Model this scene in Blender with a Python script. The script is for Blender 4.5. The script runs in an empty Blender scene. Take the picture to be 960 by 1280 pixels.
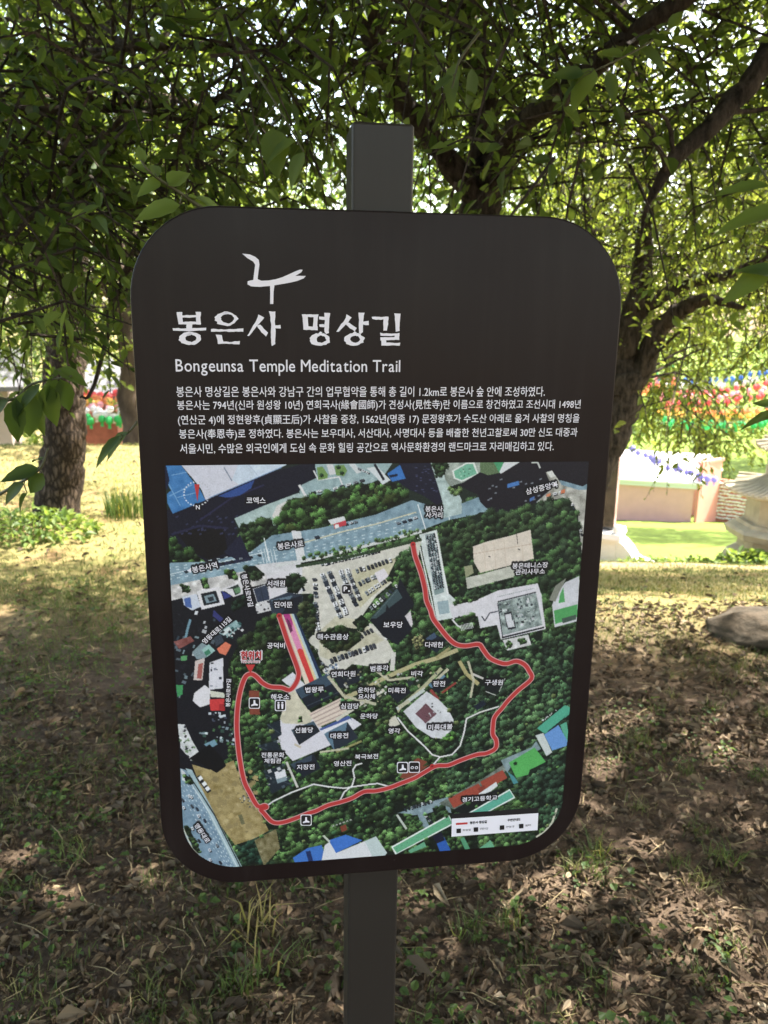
import bpy, math
import numpy as np
from mathutils import Matrix, Vector

RNG = np.random.default_rng(7)
SC = bpy.context.scene
COL = SC.collection

# ------------------------------------------------------------------ camera, sky, sun, exposure
EYE = np.array([0.0, 0.0, 1.55])
PITCH, ROLL, FPX = 0.2412, 0.0153, 1000.0
_f = np.array([0, math.cos(PITCH), -math.sin(PITCH)])
_u = np.array([0, math.sin(PITCH), math.cos(PITCH)])
_r = np.array([1.0, 0, 0])
RI = math.cos(ROLL) * _r + math.sin(ROLL) * _u
UP = -math.sin(ROLL) * _r + math.cos(ROLL) * _u
FW = _f
cam = bpy.data.cameras.new('camera')
cam.sensor_fit = 'VERTICAL'; cam.sensor_height = 24.0; cam.sensor_width = 18.0
cam.lens = FPX / 1280.0 * 24.0
cam.clip_start = 0.05; cam.clip_end = 600.0
cam.dof.use_dof = True; cam.dof.focus_distance = 1.02; cam.dof.aperture_fstop = 6.6
cam_o = bpy.data.objects.new('camera', cam); COL.objects.link(cam_o)
cam_o.matrix_world = Matrix(((RI[0], UP[0], -FW[0], EYE[0]), (RI[1], UP[1], -FW[1], EYE[1]), (RI[2], UP[2], -FW[2], EYE[2]), (0, 0, 0, 1)))
SC.camera = cam_o

SUN_EL, SUN_AZ = math.radians(56), math.radians(64)      # azimuth from +Y (ahead) towards +X (right)
SUN = np.array([math.cos(SUN_EL) * math.sin(SUN_AZ), math.cos(SUN_EL) * math.cos(SUN_AZ), math.sin(SUN_EL)])
W = bpy.data.worlds.new('World'); SC.world = W; W.use_nodes = True
wn = W.node_tree
sky = wn.nodes.new('ShaderNodeTexSky'); sky.sky_type = 'NISHITA'; sky.sun_disc = False
sky.sun_elevation = SUN_EL; sky.sun_rotation = SUN_AZ; sky.dust_density = 2.5; sky.air_density = 1.0; sky.ozone_density = 1.0
haz = wn.nodes.new('ShaderNodeMixRGB'); haz.blend_type = 'MULTIPLY'; haz.inputs[0].default_value = 1.0; haz.inputs[2].default_value = (1.14, 1.0, 0.81, 1)   # thin whitish summer haze
wn.links.new(sky.outputs[0], haz.inputs[1]); wn.links.new(haz.outputs[0], wn.nodes['Background'].inputs[0])
wn.nodes['Background'].inputs[1].default_value = 0.15
sl = bpy.data.lights.new('sun', 'SUN'); sl.energy = 3.9; sl.angle = math.radians(0.53); sl.color = (1.0, 0.95, 0.86)
so = bpy.data.objects.new('sun', sl); COL.objects.link(so)
so.rotation_euler = Vector(SUN).to_track_quat('Z', 'Y').to_euler(); so.location = (6, 6, 12)
SC.view_settings.view_transform = 'Standard'; SC.view_settings.look = 'None'
SC.view_settings.gamma = 1.0; SC.view_settings.use_curve_mapping = False
SC.view_settings.exposure = 2.9
SC.cycles.use_denoising = True
SC.cycles.max_bounces = 8; SC.cycles.diffuse_bounces = 4; SC.cycles.glossy_bounces = 3; SC.cycles.transmission_bounces = 4
SC.cycles.sample_clamp_indirect = 6.0

# ------------------------------------------------------------------ helpers
def lin(c):
    c = np.asarray(c, float) / 255.0
    return np.where(c <= 0.04045, c / 12.92, ((c + 0.055) / 1.055) ** 2.4)

def ray(px, py):
    d = RI * (px - 480) / FPX - UP * (py - 640) / FPX + FW
    return d

def at(px, py, Y):                       # the point at depth Y (metres ahead) along a sight line
    d = ray(px, py)
    return EYE + d * (Y / d[1])

def tag(o, label=None, cat=None, group=None, kind=None):
    if label: o['label'] = label
    if cat: o['category'] = cat
    if group: o['group'] = group
    if kind: o['kind'] = kind
    return o

def empty(name, loc, rz=0.0):
    o = bpy.data.objects.new(name, None); COL.objects.link(o)
    o.location = [float(v) for v in loc]; o.rotation_euler = (0, 0, rz); o.empty_display_size = 0.1
    return o

def mesh(name, V, F, mat=None, parent=None, smooth=False, attrs=None, local=True):
    """V (n,3) array; F an (m,k) array, or a list of arrays / lists of faces."""
    V = np.asarray(V, np.float32)
    me = bpy.data.meshes.new(name)
    if isinstance(F, np.ndarray):
        F = [F]
    blocks = []
    loose = []
    for f in F:
        if isinstance(f, np.ndarray) and f.ndim == 2: blocks.append(f)
        else: loose.append(np.asarray(f))
    loops = [b.reshape(-1) for b in blocks] + loose
    tot = np.concatenate([np.full(len(b), b.shape[1]) for b in blocks] + [np.array([len(l)]) for l in loose]).astype(np.int32)
    loops = np.concatenate(loops).astype(np.int32)
    me.vertices.add(len(V)); me.vertices.foreach_set('co', V.reshape(-1))
    me.loops.add(len(loops)); me.loops.foreach_set('vertex_index', loops)
    me.polygons.add(len(tot))
    st = np.zeros(len(tot), np.int32); st[1:] = np.cumsum(tot)[:-1]
    me.polygons.foreach_set('loop_start', st)
    me.polygons.foreach_set('use_smooth', np.full(len(tot), bool(smooth)))
    for k, a in (attrs or {}).items():
        a = np.asarray(a, np.float32)
        if a.ndim == 1:
            at_ = me.attributes.new(k, 'FLOAT', 'POINT'); at_.data.foreach_set('value', a)
        else:
            at_ = me.attributes.new(k, 'FLOAT_COLOR', 'POINT'); at_.data.foreach_set('color', np.concatenate([a, np.ones((len(a), 1), np.float32)], 1).reshape(-1))
    me.update(calc_edges=True)
    if mat: me.materials.append(mat)
    o = bpy.data.objects.new(name, me); COL.objects.link(o)
    if parent: o.parent = parent
    return o

class MB:
    """collects shapes for ONE mesh"""
    def __init__(s): s.V = []; s.F = []; s.n = 0; s.A = []
    def add(s, V, F, a=0.0):
        V = np.asarray(V, float); s.V.append(V)
        if isinstance(F, np.ndarray): s.F.append(F + s.n)
        else: s.F += [np.asarray(f) + s.n for f in F]
        s.n += len(V); s.A.append(np.full(len(V), a) if np.isscalar(a) else np.asarray(a, float))
    def box(s, c, d, rz=0.0, taper=1.0):
        x, y, z = np.array(d) / 2
        P = np.array([(-x, -y, -z), (x, -y, -z), (x, y, -z), (-x, y, -z), (-x * taper, -y * taper, z), (x * taper, -y * taper, z), (x * taper, y * taper, z), (-x * taper, y * taper, z)])
        cs, sn = math.cos(rz), math.sin(rz)
        P = np.stack([P[:, 0] * cs - P[:, 1] * sn, P[:, 0] * sn + P[:, 1] * cs, P[:, 2]], 1) + np.array(c)
        s.add(P, np.array([(0, 3, 2, 1), (4, 5, 6, 7), (0, 1, 5, 4), (1, 2, 6, 5), (2, 3, 7, 6), (3, 0, 4, 7)]))
    def tube(s, pts, rad, n=8, cap=True, rough=0.0, rng=None):
        pts = np.asarray(pts, float); k = len(pts)
        rad = np.broadcast_to(np.asarray(rad, float), (k,)) if np.ndim(rad) < 2 else rad
        T = np.gradient(pts, axis=0); T /= np.linalg.norm(T, axis=1)[:, None] + 1e-9
        ref = np.array([1.0, 0, 0]) if abs(T[:, 0]).mean() < 0.8 else np.array([0, 0, 1.0])
        A = np.cross(T, ref); A /= np.linalg.norm(A, axis=1)[:, None] + 1e-9
        B = np.cross(T, A)
        th = np.arange(n) * 2 * math.pi / n
        rr = rad[:, None] * np.ones((k, n))
        if rough and rng is not None: rr = rr * (1 + rng.normal(0, rough, (k, n)))
        V = pts[:, None] + A[:, None] * (np.cos(th) * rr)[..., None] + B[:, None] * (np.sin(th) * rr)[..., None]
        i = np.arange(k - 1)[:, None] * n; j = np.arange(n)[None]; j2 = (j + 1) % n
        F = np.stack([i + j, i + j2, i + n + j2, i + n + j], -1).reshape(-1, 4)
        s.add(V.reshape(-1, 3), F)
        if cap:
            s.F.append(np.arange(n)[::-1] + s.n - k * n); s.F.append(np.arange(n) + s.n - n)
    def lathe(s, prof, n=8, c=(0, 0, 0), rot=0.0, sx=1.0, sy=1.0):
        prof = np.asarray(prof, float); k = len(prof); th = np.arange(n) * 2 * math.pi / n + rot
        V = np.stack([prof[:, :1] * np.cos(th) * sx, prof[:, :1] * np.sin(th) * sy, np.repeat(prof[:, 1:2], n, 1)], -1).reshape(-1, 3) + np.array(c)
        i = np.arange(k - 1)[:, None] * n; j = np.arange(n)[None]; j2 = (j + 1) % n
        F = np.stack([i + j, i + j2, i + n + j2, i + n + j], -1).reshape(-1, 4)
        s.add(V, F)
        s.F.append(np.arange(n)[::-1] + s.n - k * n); s.F.append(np.arange(n) + s.n - n)
    def build(s, name, mat, parent=None, smooth=False, attr=None):
        return mesh(name, np.concatenate(s.V), s.F, mat, parent, smooth, {attr: np.concatenate(s.A)} if attr else None)

def smoothpath(pts, rad, sub=6, wob=0.0, rng=RNG):
    pts = np.asarray(pts, float); rad = np.asarray(rad, float); n = len(pts)
    P = np.concatenate([[2 * pts[0] - pts[1]], pts, [2 * pts[-1] - pts[-2]]])
    o, r = [], []
    for i in range(n - 1):
        p0, p1, p2, p3 = P[i:i + 4]
        for k in range(sub):
            t = k / sub
            o.append(0.5 * (2 * p1 + (p2 - p0) * t + (2 * p0 - 5 * p1 + 4 * p2 - p3) * t * t + (3 * p1 - p0 - 3 * p2 + p3) * t ** 3))
            r.append(rad[i] * (1 - t) + rad[i + 1] * t)
    o.append(pts[-1]); r.append(rad[-1]); o = np.array(o); r = np.array(r)
    if wob: o[1:-1] += rng.normal(0, wob, (len(o) - 2, 3)) * r[1:-1, None]
    return o, r

# ------------------------------------------------------------------ materials
def nt(m):
    m.use_nodes = True; t = m.node_tree; t.nodes.clear()
    out = t.nodes.new('ShaderNodeOutputMaterial')
    return t, out, (lambda k, **kw: _nd(t, k, **kw)), t.links.new
def _nd(t, k, **kw):
    n = t.nodes.new('ShaderNode' + k)
    for a, b in kw.items():
        if a == 'inp':
            for i, v in b.items(): n.inputs[i].default_value = v
        else: setattr(n, a, b)
    return n
def c4(c): return (*[float(x) for x in c], 1.0)
def ramp(nd, link, src, stops):
    r = nd('ValToRGB'); e = r.color_ramp.elements
    while len(e) < len(stops): e.new(0.5)
    for i, (p, c) in enumerate(stops): e[i].position = p; e[i].color = c4(c)
    link(src, r.inputs[0]); return r
def principled(name, col, rough=0.6, spec=0.5, noise=0.0, nscale=20.0, bump=0.0, metallic=0.0, col2=None):
    m = bpy.data.materials.new(name); t, out, nd, link = nt(m)
    b = nd('BsdfPrincipled'); link(b.outputs[0], out.inputs[0])
    b.inputs['Base Color'].default_value = c4(col); b.inputs['Roughness'].default_value = rough
    b.inputs['Specular IOR Level'].default_value = spec; b.inputs['Metallic'].default_value = metallic
    if noise or col2 is not None or bump:
        tc = nd('TexCoord'); n = nd('TexNoise', inp={'Scale': nscale, 'Detail': 6.0, 'Roughness': 0.6}); link(tc.outputs['Object'], n.inputs['Vector'])
        c2 = col2 if col2 is not None else np.array(col) * (1 - noise); c1 = np.array(col) if col2 is not None else np.array(col) * (1 + noise)
        r = ramp(nd, link, n.outputs[0], [(0.32, c2), (0.68, c1)]); link(r.outputs[0], b.inputs['Base Color'])
        if bump:
            bp = nd('Bump', inp={'Strength': bump, 'Distance': 0.02}); link(n.outputs[0], bp.inputs['Height']); link(bp.outputs[0], b.inputs['Normal'])
    return m
def leafmat(name, stops, trans, fac=0.4, rough=0.5):
    m = bpy.data.materials.new(name); t, out, nd, link = nt(m)
    a = nd('Attribute', attribute_name='rnd')
    r = ramp(nd, link, a.outputs['Fac'], stops)
    b = nd('BsdfPrincipled', inp={'Roughness': rough, 'Specular IOR Level': 0.35}); link(r.outputs[0], b.inputs['Base Color'])
    tr = nd('BsdfTranslucent'); r2 = ramp(nd, link, a.outputs['Fac'], [(0.0, trans[0]), (1.0, trans[1])]); link(r2.outputs[0], tr.inputs[0])
    mx = nd('MixShader', inp={0: fac}); link(b.outputs[0], mx.inputs[1]); link(tr.outputs[0], mx.inputs[2]); link(mx.outputs[0], out.inputs[0])
    return m
def bark(name, c1, c2, sx=14, sz=5, bump=0.8, plates=False):
    m = bpy.data.materials.new(name); t, out, nd, link = nt(m)
    tc = nd('TexCoord'); mp = nd('Mapping'); mp.inputs['Scale'].default_value = (sx, sx, sz); link(tc.outputs['Object'], mp.inputs[0])
    n = nd('TexNoise', inp={'Scale': 1.0, 'Detail': 8.0, 'Roughness': 0.65}); link(mp.outputs[0], n.inputs['Vector'])
    b = nd('BsdfPrincipled', inp={'Roughness': 0.9, 'Specular IOR Level': 0.15}); link(b.outputs[0], out.inputs[0])
    h = n.outputs[0]
    if plates:
        v = nd('TexVoronoi', feature='DISTANCE_TO_EDGE', inp={'Scale': 1.6}); 
        ad = nd('MixRGB', blend_type='LINEAR_LIGHT', inp={0: 0.55}); link(mp.outputs[0], ad.inputs[1]); link(n.outputs[1], ad.inputs[2]); link(ad.outputs[0], v.inputs['Vector'])
        ml = nd('Math', operation='MULTIPLY'); ma = nd('Math', operation='MINIMUM', inp={1: 0.28}); link(v.outputs['Distance'], ma.inputs[0])
        ml2 = nd('Math', operation='MULTIPLY', inp={1: 3.4}); link(ma.outputs[0], ml2.inputs[0]); link(ml2.outputs[0], ml.inputs[0]); link(n.outputs[0], ml.inputs[1]); h = ml.outputs[0]
    r = ramp(nd, link, h, [(0.12 if plates else 0.35, c1), (0.6 if plates else 0.68, c2)]); link(r.outputs[0], b.inputs['Base Color'])
    bp = nd('Bump', inp={'Strength': bump, 'Distance': 0.03}); link(h, bp.inputs['Height']); link(bp.outputs[0], b.inputs['Normal'])
    return m

M = {}
M['sign_metal'] = principled('dark_brown_coated_metal', lin((62, 54, 55)), 0.34, 0.15, noise=0.06, nscale=60)
def dusty(m, col):
    t = m.node_tree; nd = lambda k, **kw: _nd(t, k, **kw); link = t.links.new; b = [n for n in t.nodes if n.type == 'BSDF_PRINCIPLED'][0]
    tc = nd('TexCoord'); v = nd('TexVoronoi', inp={'Scale': 26.0, 'Randomness': 1.0}); link(tc.outputs['Object'], v.inputs['Vector'])
    s = nd('MapRange', inp={1: 0.055, 2: 0.02, 3: 0.0, 4: 1.0}); link(v.outputs['Distance'], s.inputs[0])
    g = nd('Math', operation='GREATER_THAN', inp={1: 0.62}); link(v.outputs['Color'], g.inputs[0]); q = nd('Math', operation='MULTIPLY'); link(s.outputs[0], q.inputs[0]); link(g.outputs[0], q.inputs[1])
    mp = nd('Mapping'); mp.inputs['Scale'].default_value = (30, 30, 2.2); link(tc.outputs['Object'], mp.inputs[0]); n = nd('TexNoise', inp={'Scale': 1.0, 'Detail': 7.0, 'Roughness': .65}); link(mp.outputs[0], n.inputs['Vector'])
    n2 = nd('TexNoise', inp={'Scale': 5.0, 'Detail': 5.0}); link(tc.outputs['Object'], n2.inputs['Vector'])
    st = nd('MapRange', inp={1: 0.5, 2: 0.85, 3: 0.0, 4: 0.035}); link(n.outputs[0], st.inputs[0]); cl = nd('MapRange', inp={1: 0.45, 2: 0.8, 3: 0.0, 4: 0.02}); link(n2.outputs[0], cl.inputs[0])
    a = nd('Math', operation='ADD'); link(st.outputs[0], a.inputs[0]); link(cl.outputs[0], a.inputs[1]); a2 = nd('Math', operation='MULTIPLY_ADD', inp={1: 0.35}); link(q.outputs[0], a2.inputs[0]); link(a.outputs[0], a2.inputs[2])
    mx = nd('MixRGB'); mx.inputs[1].default_value = c4(col); mx.inputs[2].default_value = (0.17, 0.15, 0.14, 1); link(a2.outputs[0], mx.inputs[0]); link(mx.outputs[0], b.inputs['Base Color'])
    ro = nd('MapRange', inp={1: 0.3, 2: 0.7, 3: 0.30, 4: 0.44}); link(n2.outputs[0], ro.inputs[0]); link(ro.outputs[0], b.inputs['Roughness'])
dusty(M['sign_metal'], lin((29, 21, 21)))
M['post_metal'] = principled('grey_coated_post', lin((38, 34, 32)), 0.5, 0.2, noise=0.08, nscale=40)
dusty(M['post_metal'], lin((44, 40, 37)))
M['print_white'] = principled('white_print', (0.76, 0.73, 0.82), 0.5, 0.3)
M['print_red'] = principled('red_print', lin((222, 72, 74)) * .62, 0.5, 0.3)
M['print_dark'] = principled('dark_print', lin((30, 28, 32)), 0.5, 0.3)

# ------------------------------------------------------------------ the sign: plane of its front face
YAW, SD, SX, STOP = 0.1393, 1.0006, -0.0012, 1.55 + 0.1194
PW, PH, PT = 0.600, 0.9026, 0.020
_d = np.array([math.cos(YAW), math.sin(YAW), 0]); _n = np.array([-math.sin(YAW), math.cos(YAW), 0]); _o = np.array([SX, SD, 0])
def pan(px, py, back=0.0):
    """where a sight line meets the board's face: (along its width, height above ground)"""
    px = np.asarray(px, float); py = np.asarray(py, float)
    d = RI * ((px - 480) / FPX)[..., None] - UP * ((py - 640) / FPX)[..., None] + FW
    t = ((_o + _n * back - EYE) @ _n) / (d @ _n)
    P = EYE + d * t[..., None]
    return np.stack([(P - _o) @ _d, P[..., 2]], -1)
def panp(pts): 
    pts = np.asarray(pts, float); return pan(pts[:, 0], pts[:, 1])

# ------------------------------------------------------------------ the printed aerial map (a flat print: colours of the print only)
class Print:
    def __init__(s, u0, u1, z0, z1, res):
        s.u0, s.z1, s.res = u0, z1, res
        s.w = int(round((u1 - u0) / res)) + 1; s.h = int(round((z1 - z0) / res)) + 1
        s.I = np.zeros((s.h, s.w, 3)); s.rng = np.random.default_rng(11)
        s.yy, s.xx = np.mgrid[0:s.h, 0:s.w]
    def g(s, pts):
        p = panp(pts); return np.stack([(p[:, 0] - s.u0) / s.res, (s.z1 - p[:, 1]) / s.res], 1)
    def mask(s, G):
        x0, y0 = np.floor(G.min(0)).astype(int); x1, y1 = np.ceil(G.max(0)).astype(int) + 1
        x0, y0 = max(x0, 0), max(y0, 0); x1, y1 = min(x1, s.w), min(y1, s.h)
        if x1 <= x0 or y1 <= y0: return None
        X, Y = np.meshgrid(np.arange(x0, x1), np.arange(y0, y1)); m = np.zeros(X.shape, bool)
        for (ax, ay), (bx, by) in zip(G, np.roll(G, -1, 0)):
            if ay == by: continue
            c = ((ay <= Y) & (Y < by)) | ((by <= Y) & (Y < ay))
            m ^= c & (X < ax + (Y - ay) * (bx - ax) / (by - ay))
        return (slice(y0, y1), slice(x0, x1)), m
    def poly(s, pts, c, nz=5.0, soft=0.0, G=None):
        r = s.mask(s.g(pts) if G is None else G)
        if r is None: return
        sl, m = r; n = s.rng.normal(0, nz, m.shape)
        if soft: 
            k = s.rng.normal(0, soft * 1.5, (m.shape[0] // 7 + 3, m.shape[1] // 7 + 3)); iy, ix = np.arange(m.shape[0]) / 7, np.arange(m.shape[1]) / 7; y0, x0 = iy.astype(int), ix.astype(int); fy, fx = (iy - y0)[:, None], (ix - x0)[None]
            n = n + k[y0][:, x0] * (1 - fy) * (1 - fx) + k[y0 + 1][:, x0] * fy * (1 - fx) + k[y0][:, x0 + 1] * (1 - fy) * fx + k[y0 + 1][:, x0 + 1] * fy * fx
        s.I[sl][m] = (np.array(c, float) + n[..., None])[m]
    def line(s, pts, w, c, nz=3.0, dash=None):
        G = s.g(pts); w = w * s.k()
        for a, b in zip(G[:-1], G[1:]):
            L = np.linalg.norm(b - a); d = (b - a) / (L + 1e-9); n = np.array([-d[1], d[0]]) * w / 2
            segs = [(0, L)]
            if dash:
                on, off = dash[0] * s.k(), dash[1] * s.k(); segs = [(t, min(t + on, L)) for t in np.arange(s.rng.uniform(0, off), L, on + off)]
            for t0, t1 in segs:
                p, q = a + d * t0, a + d * t1
                s.poly(None, c, nz, G=np.array([p + n, q + n, q - n, p - n]))
    def k(s): return 1.0 / s.res / 960.0           # print cells per photo pixel, about
    def disc(s, x, y, r, c, shade=True, ang=2.4):
        x0, x1 = max(int(x - r - 1), 0), min(int(x + r + 2), s.w); y0, y1 = max(int(y - r - 1), 0), min(int(y + r + 2), s.h)
        if x1 <= x0 or y1 <= y0: return
        X = s.xx[y0:y1, x0:x1] - x; Y = s.yy[y0:y1, x0:x1] - y
        wob = s.rng.normal(0, 0.18 * r, X.shape)
        D = np.sqrt(X * X + Y * Y) + wob; m = D < r
        f = 0.86 + 0.66 * (-(X * 0.5 + Y * 0.85)) / r + s.rng.normal(0, 0.12, X.shape) if shade else np.ones(X.shape)
        s.I[y0:y1, x0:x1][m] = (np.array(c)[None, None] * f[..., None])[m]
    def trees(s, pts, r=4.0, pal=((42, 62, 42), (62, 92, 54), (86, 124, 66), (98, 138, 76), (48, 66, 42)), base=(24, 32, 27), dens=1.0, fill=True):
        G = s.g(pts); rr = s.mask(G)
        if rr is None: return
        sl, m = rr
        if fill: s.I[sl][m] = (np.array(base) + s.rng.normal(0, 6, m.shape)[..., None])[m]
        ys, xs = np.nonzero(m); k = s.k(); n = int(len(xs) / (r * k) ** 2 * 0.55 * dens)
        if n < 1: return
        idx = s.rng.integers(0, len(xs), n); big = s.rng.normal(0, 1, (s.h // 40 + 2, s.w // 40 + 2))
        for i in idx:
            x, y = xs[i] + sl[1].start, ys[i] + sl[0].start
            t = np.clip(0.5 + 0.28 * big[int(y // 40), int(x // 40)] + s.rng.normal(0, 0.25), 0, 0.999)
            c = np.array(pal[int(t * len(pal))]) * s.rng.uniform(0.72, 1.12)
            s.disc(x, y, r * k * s.rng.uniform(0.5, 1.35), c)
    def cars(s, a, b, n, w=3.2, l=6.0, jit=0.8):
        a, b = np.array(a, float), np.array(b, float); d = (b - a) / np.linalg.norm(b - a); nn = np.array([-d[1], d[0]])
        for i in range(n):
            p = a + (b - a) * (i + 0.5) / n + s.rng.normal(0, jit * 0.4, 2); c = [(30, 32, 42), (226, 226, 232), (140, 148, 158), (40, 50, 70), (232, 232, 236), (70, 72, 82)][s.rng.integers(0, 6)]
            q = [p + d * w / 2 * i_ + nn * l / 2 * j_ for i_, j_ in ((-1, -1), (1, -1), (1, 1), (-1, 1))]
            s.poly([(x + 1.2, y + 1.2) for x, y in q], (30, 30, 38), 2)
            s.poly(q, c, 6)
            m_ = p; s.poly([m_ + d * w * .3 * i_ + nn * l * .16 * j_ for i_, j_ in ((-1, -1), (1, -1), (1, 1), (-1, 1))], (50, 58, 70), 3)
    def clutter(s, pts, n, cols, smin=1.5, smax=6, ang=0.3):
        G = s.g(pts); rr = s.mask(G)
        if rr is None: return
        sl, m = rr; ys, xs = np.nonzero(m); k = s.k()
        for i in s.rng.integers(0, len(xs), n):
            x, y = xs[i] + sl[1].start, ys[i] + sl[0].start; a = ang + s.rng.choice([0, math.pi / 2]) + s.rng.normal(0, 0.08)
            lx, ly = s.rng.uniform(smin, smax, 2) * k / 2; ca, sa = math.cos(a), math.sin(a)
            s.poly(None, np.array(cols[s.rng.integers(0, len(cols))]) * s.rng.uniform(.85, 1.1), 6, G=np.array([(x + ca * i_ * lx - sa * j_ * ly, y + sa * i_ * lx + ca * j_ * ly) for i_, j_ in ((-1, -1), (1, -1), (1, 1), (-1, 1))]))

MU0, MU1, MZ0, MZ1 = -0.2706, 0.2721, STOP - 0.8754, STOP - 0.302
TRAIL = [(516, 680), (519, 695), (526, 715), (531, 735), (533, 750), (538, 762), (541, 772), (548, 782), (560, 797), (570, 805), (582, 807), (598, 805), (604, 812), (612, 822), (625, 828), (634, 829), (645, 826), (655, 830), (661, 838), (664, 848), (648, 862), (635, 875), (627, 885), (618, 896), (616, 908), (616, 918), (620, 925), (619, 935), (608, 941), (595, 943), (575, 950), (560, 956), (545, 957), (530, 965), (518, 972), (500, 979), (487, 984), (470, 988), (455, 989), (440, 997), (425, 1002), (410, 1006), (395, 1013), (385, 1016), (370, 1022), (355, 1027), (345, 1028), (338, 1025), (330, 1016), (326, 1011), (333, 1009), (331, 1006), (322, 1007), (312, 990), (305, 975), (300, 950), (297, 925), (296, 905), (297, 885), (300, 865), (306, 847), (313, 842), (320, 845), (328, 853), (338, 858), (352, 859), (362, 862), (369, 855), (373, 845), (372, 835), (361, 805), (352, 778), (349, 769)]
PATHS = [[(332, 1008), (342, 1001), (365, 990), (392, 980), (410, 983), (430, 985), (455, 981), (472, 979), (487, 983)], [(425, 1000), (430, 990), (440, 982), (443, 972), (441, 962), (445, 956), (452, 954)],
         [(497, 897), (510, 914), (530, 932), (540, 943), (550, 946), (565, 943), (575, 932), (580, 915), (583, 898), (600, 890), (623, 883)], [(550, 946), (540, 957)]]

def draw_map():                                  # HALO: the dark printed edging round every place name
    s = Print(MU0, MU1, MZ0, MZ1, 0.0007); P = s.poly; T = s.trees
    ALL = [(200, 575), (745, 565), (720, 1075), (215, 1095)]
    P(ALL, (34, 46, 40))
    T([(200, 690), (745, 600), (720, 1075), (215, 1095)], 4.2)
    T([(560, 800), (735, 780), (715, 980), (560, 990)], 4.0, ((46, 66, 48), (60, 90, 62), (76, 112, 74), (40, 56, 44), (90, 126, 80)), (24, 33, 29))
    # north: convention hall roof, its shade, the streets
    NV = (27, 27, 44)
    P([(200, 640), (340, 590), (396, 575), (425, 575), (395, 597), (377, 606), (373, 615), (330, 632), (293, 648), (296, 660), (307, 690), (313, 697), (262, 706), (250, 697), (243, 690), (225, 688), (205, 692)], NV, 4)
    P([(222, 668), (245, 660), (280, 662), (285, 690), (262, 700), (240, 690)], (24, 22, 26), 3)
    for _ in range(40):
        x, y = s.rng.uniform(215, 300), s.rng.uniform(640, 668); P([(x, y), (x + 3, y - 1), (x + 3, y + 1), (x, y + 2)], (50, 54, 88), 6)
    s.line([(214, 668), (250, 657), (285, 660)], 2.5, (40, 40, 72)); s.line([(250, 650), (290, 622), (330, 606)], 2, (42, 42, 78))
    P([(200, 575), (222, 575), (240, 600), (250, 612), (257, 625), (216, 642), (209, 628), (209, 617), (214, 613), (206, 598)], (58, 122, 190), 4, 5)
    for q in ([(208, 600), (226, 633)], [(212, 620), (240, 606)], [(220, 622), (244, 616)], [(214, 594), (234, 590)]): s.line(q, 0.8, (128, 176, 220))
    P([(221, 575), (372, 572), (356, 582), (340, 589), (300, 606), (257, 625), (252, 612), (241, 598)], (206, 206, 222), 3, 2)
    P([(300, 575), (372, 572), (356, 582), (340, 589), (300, 606), (290, 600)], (198, 212, 232), 3, 4)
    s.line([(280, 584), (290, 601)], 1.3, (120, 132, 160)); s.line([(310, 580), (322, 594)], 0.8, (170, 186, 212)); s.line([(262, 622), (352, 584)], 1.0, (120, 150, 200))
    P([(273, 620), (300, 608), (318, 600), (314, 610), (300, 619), (285, 622)], (46, 76, 150), 6)
    P([(206, 575), (212, 600), (209, 612), (200, 606)], (26, 30, 60))
    RD = (150, 176, 182)
    P([(393, 575), (495, 572), (478, 597), (465, 603), (440, 609), (380, 622), (374, 615), (377, 606), (396, 597)], RD, 6, 6)
    P([(293, 648), (330, 632), (373, 616), (386, 621), (352, 640), (348, 655), (330, 662), (300, 662)], (168, 190, 190), 6, 6)
    P([(340, 645), (346, 632), (362, 624), (360, 630), (350, 642), (349, 655)], (214, 210, 208), 5)
    for q in ([(374, 606), (382, 620)], [(392, 588), (398, 600), (424, 596), (428, 606)]): s.line(q, 3 if q[0][0] == 374 else 1.6, (222, 220, 222))
    for q in ([(396, 584), (403, 583), (410, 593), (409, 598), (398, 600)], [(418, 582), (430, 581), (434, 588), (430, 595), (420, 594)]):
        P(q, (112, 150, 80), 8); 
    for x, y in ((402, 594), (423, 584), (427, 591)): s.disc(*s.g([(x, y)])[0], 4, (40, 70, 44))
    P([(408, 580), (416, 580), (420, 592), (412, 594)], (208, 206, 210)); P([(440, 575), (452, 590), (446, 592), (436, 580)], (206, 210, 214))
    s.cars((388, 616), (410, 612), 3, 6, 2.4); s.cars((415, 611), (456, 599), 5, 6, 2.6); s.cars((446, 584), (462, 592), 3, 4, 2.4)
    T([(420, 613), (452, 603), (458, 606), (426, 617)], 2, ((60, 90, 60), (80, 120, 70)))
    T([(345, 650), (352, 640), (366, 622), (385, 622), (440, 610), (480, 600), (500, 606), (512, 618), (500, 630), (470, 641), (440, 650), (400, 655), (375, 664), (350, 661)], 4.6, ((38, 52, 34), (52, 76, 40), (84, 128, 62), (70, 108, 54), (60, 74, 36)), (26, 30, 24), 1.2)
    T([(297, 662), (303, 655), (322, 654), (326, 645), (334, 648), (342, 656), (339, 667), (310, 674), (298, 670)], 3.4, ((46, 66, 40), (70, 98, 56), (40, 54, 36)))
    BL = (126, 156, 174)
    P([(200, 704), (262, 702), (313, 690), (340, 669), (400, 660), (470, 643), (515, 625), (545, 634), (575, 630), (640, 605), (735, 590), (735, 620), (660, 630), (600, 642), (560, 650), (528, 662), (470, 678), (380, 702), (345, 707), (320, 713), (200, 735)], BL, 6, 7)
    for k_ in (0.2, 0.35, 0.62, 0.78):
        s.line([(208, 706 + 24 * k_), (330, 682 + 26 * k_), (520, 636 + 28 * k_)], 0.9, (206, 220, 228), dash=(4, 6))
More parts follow.
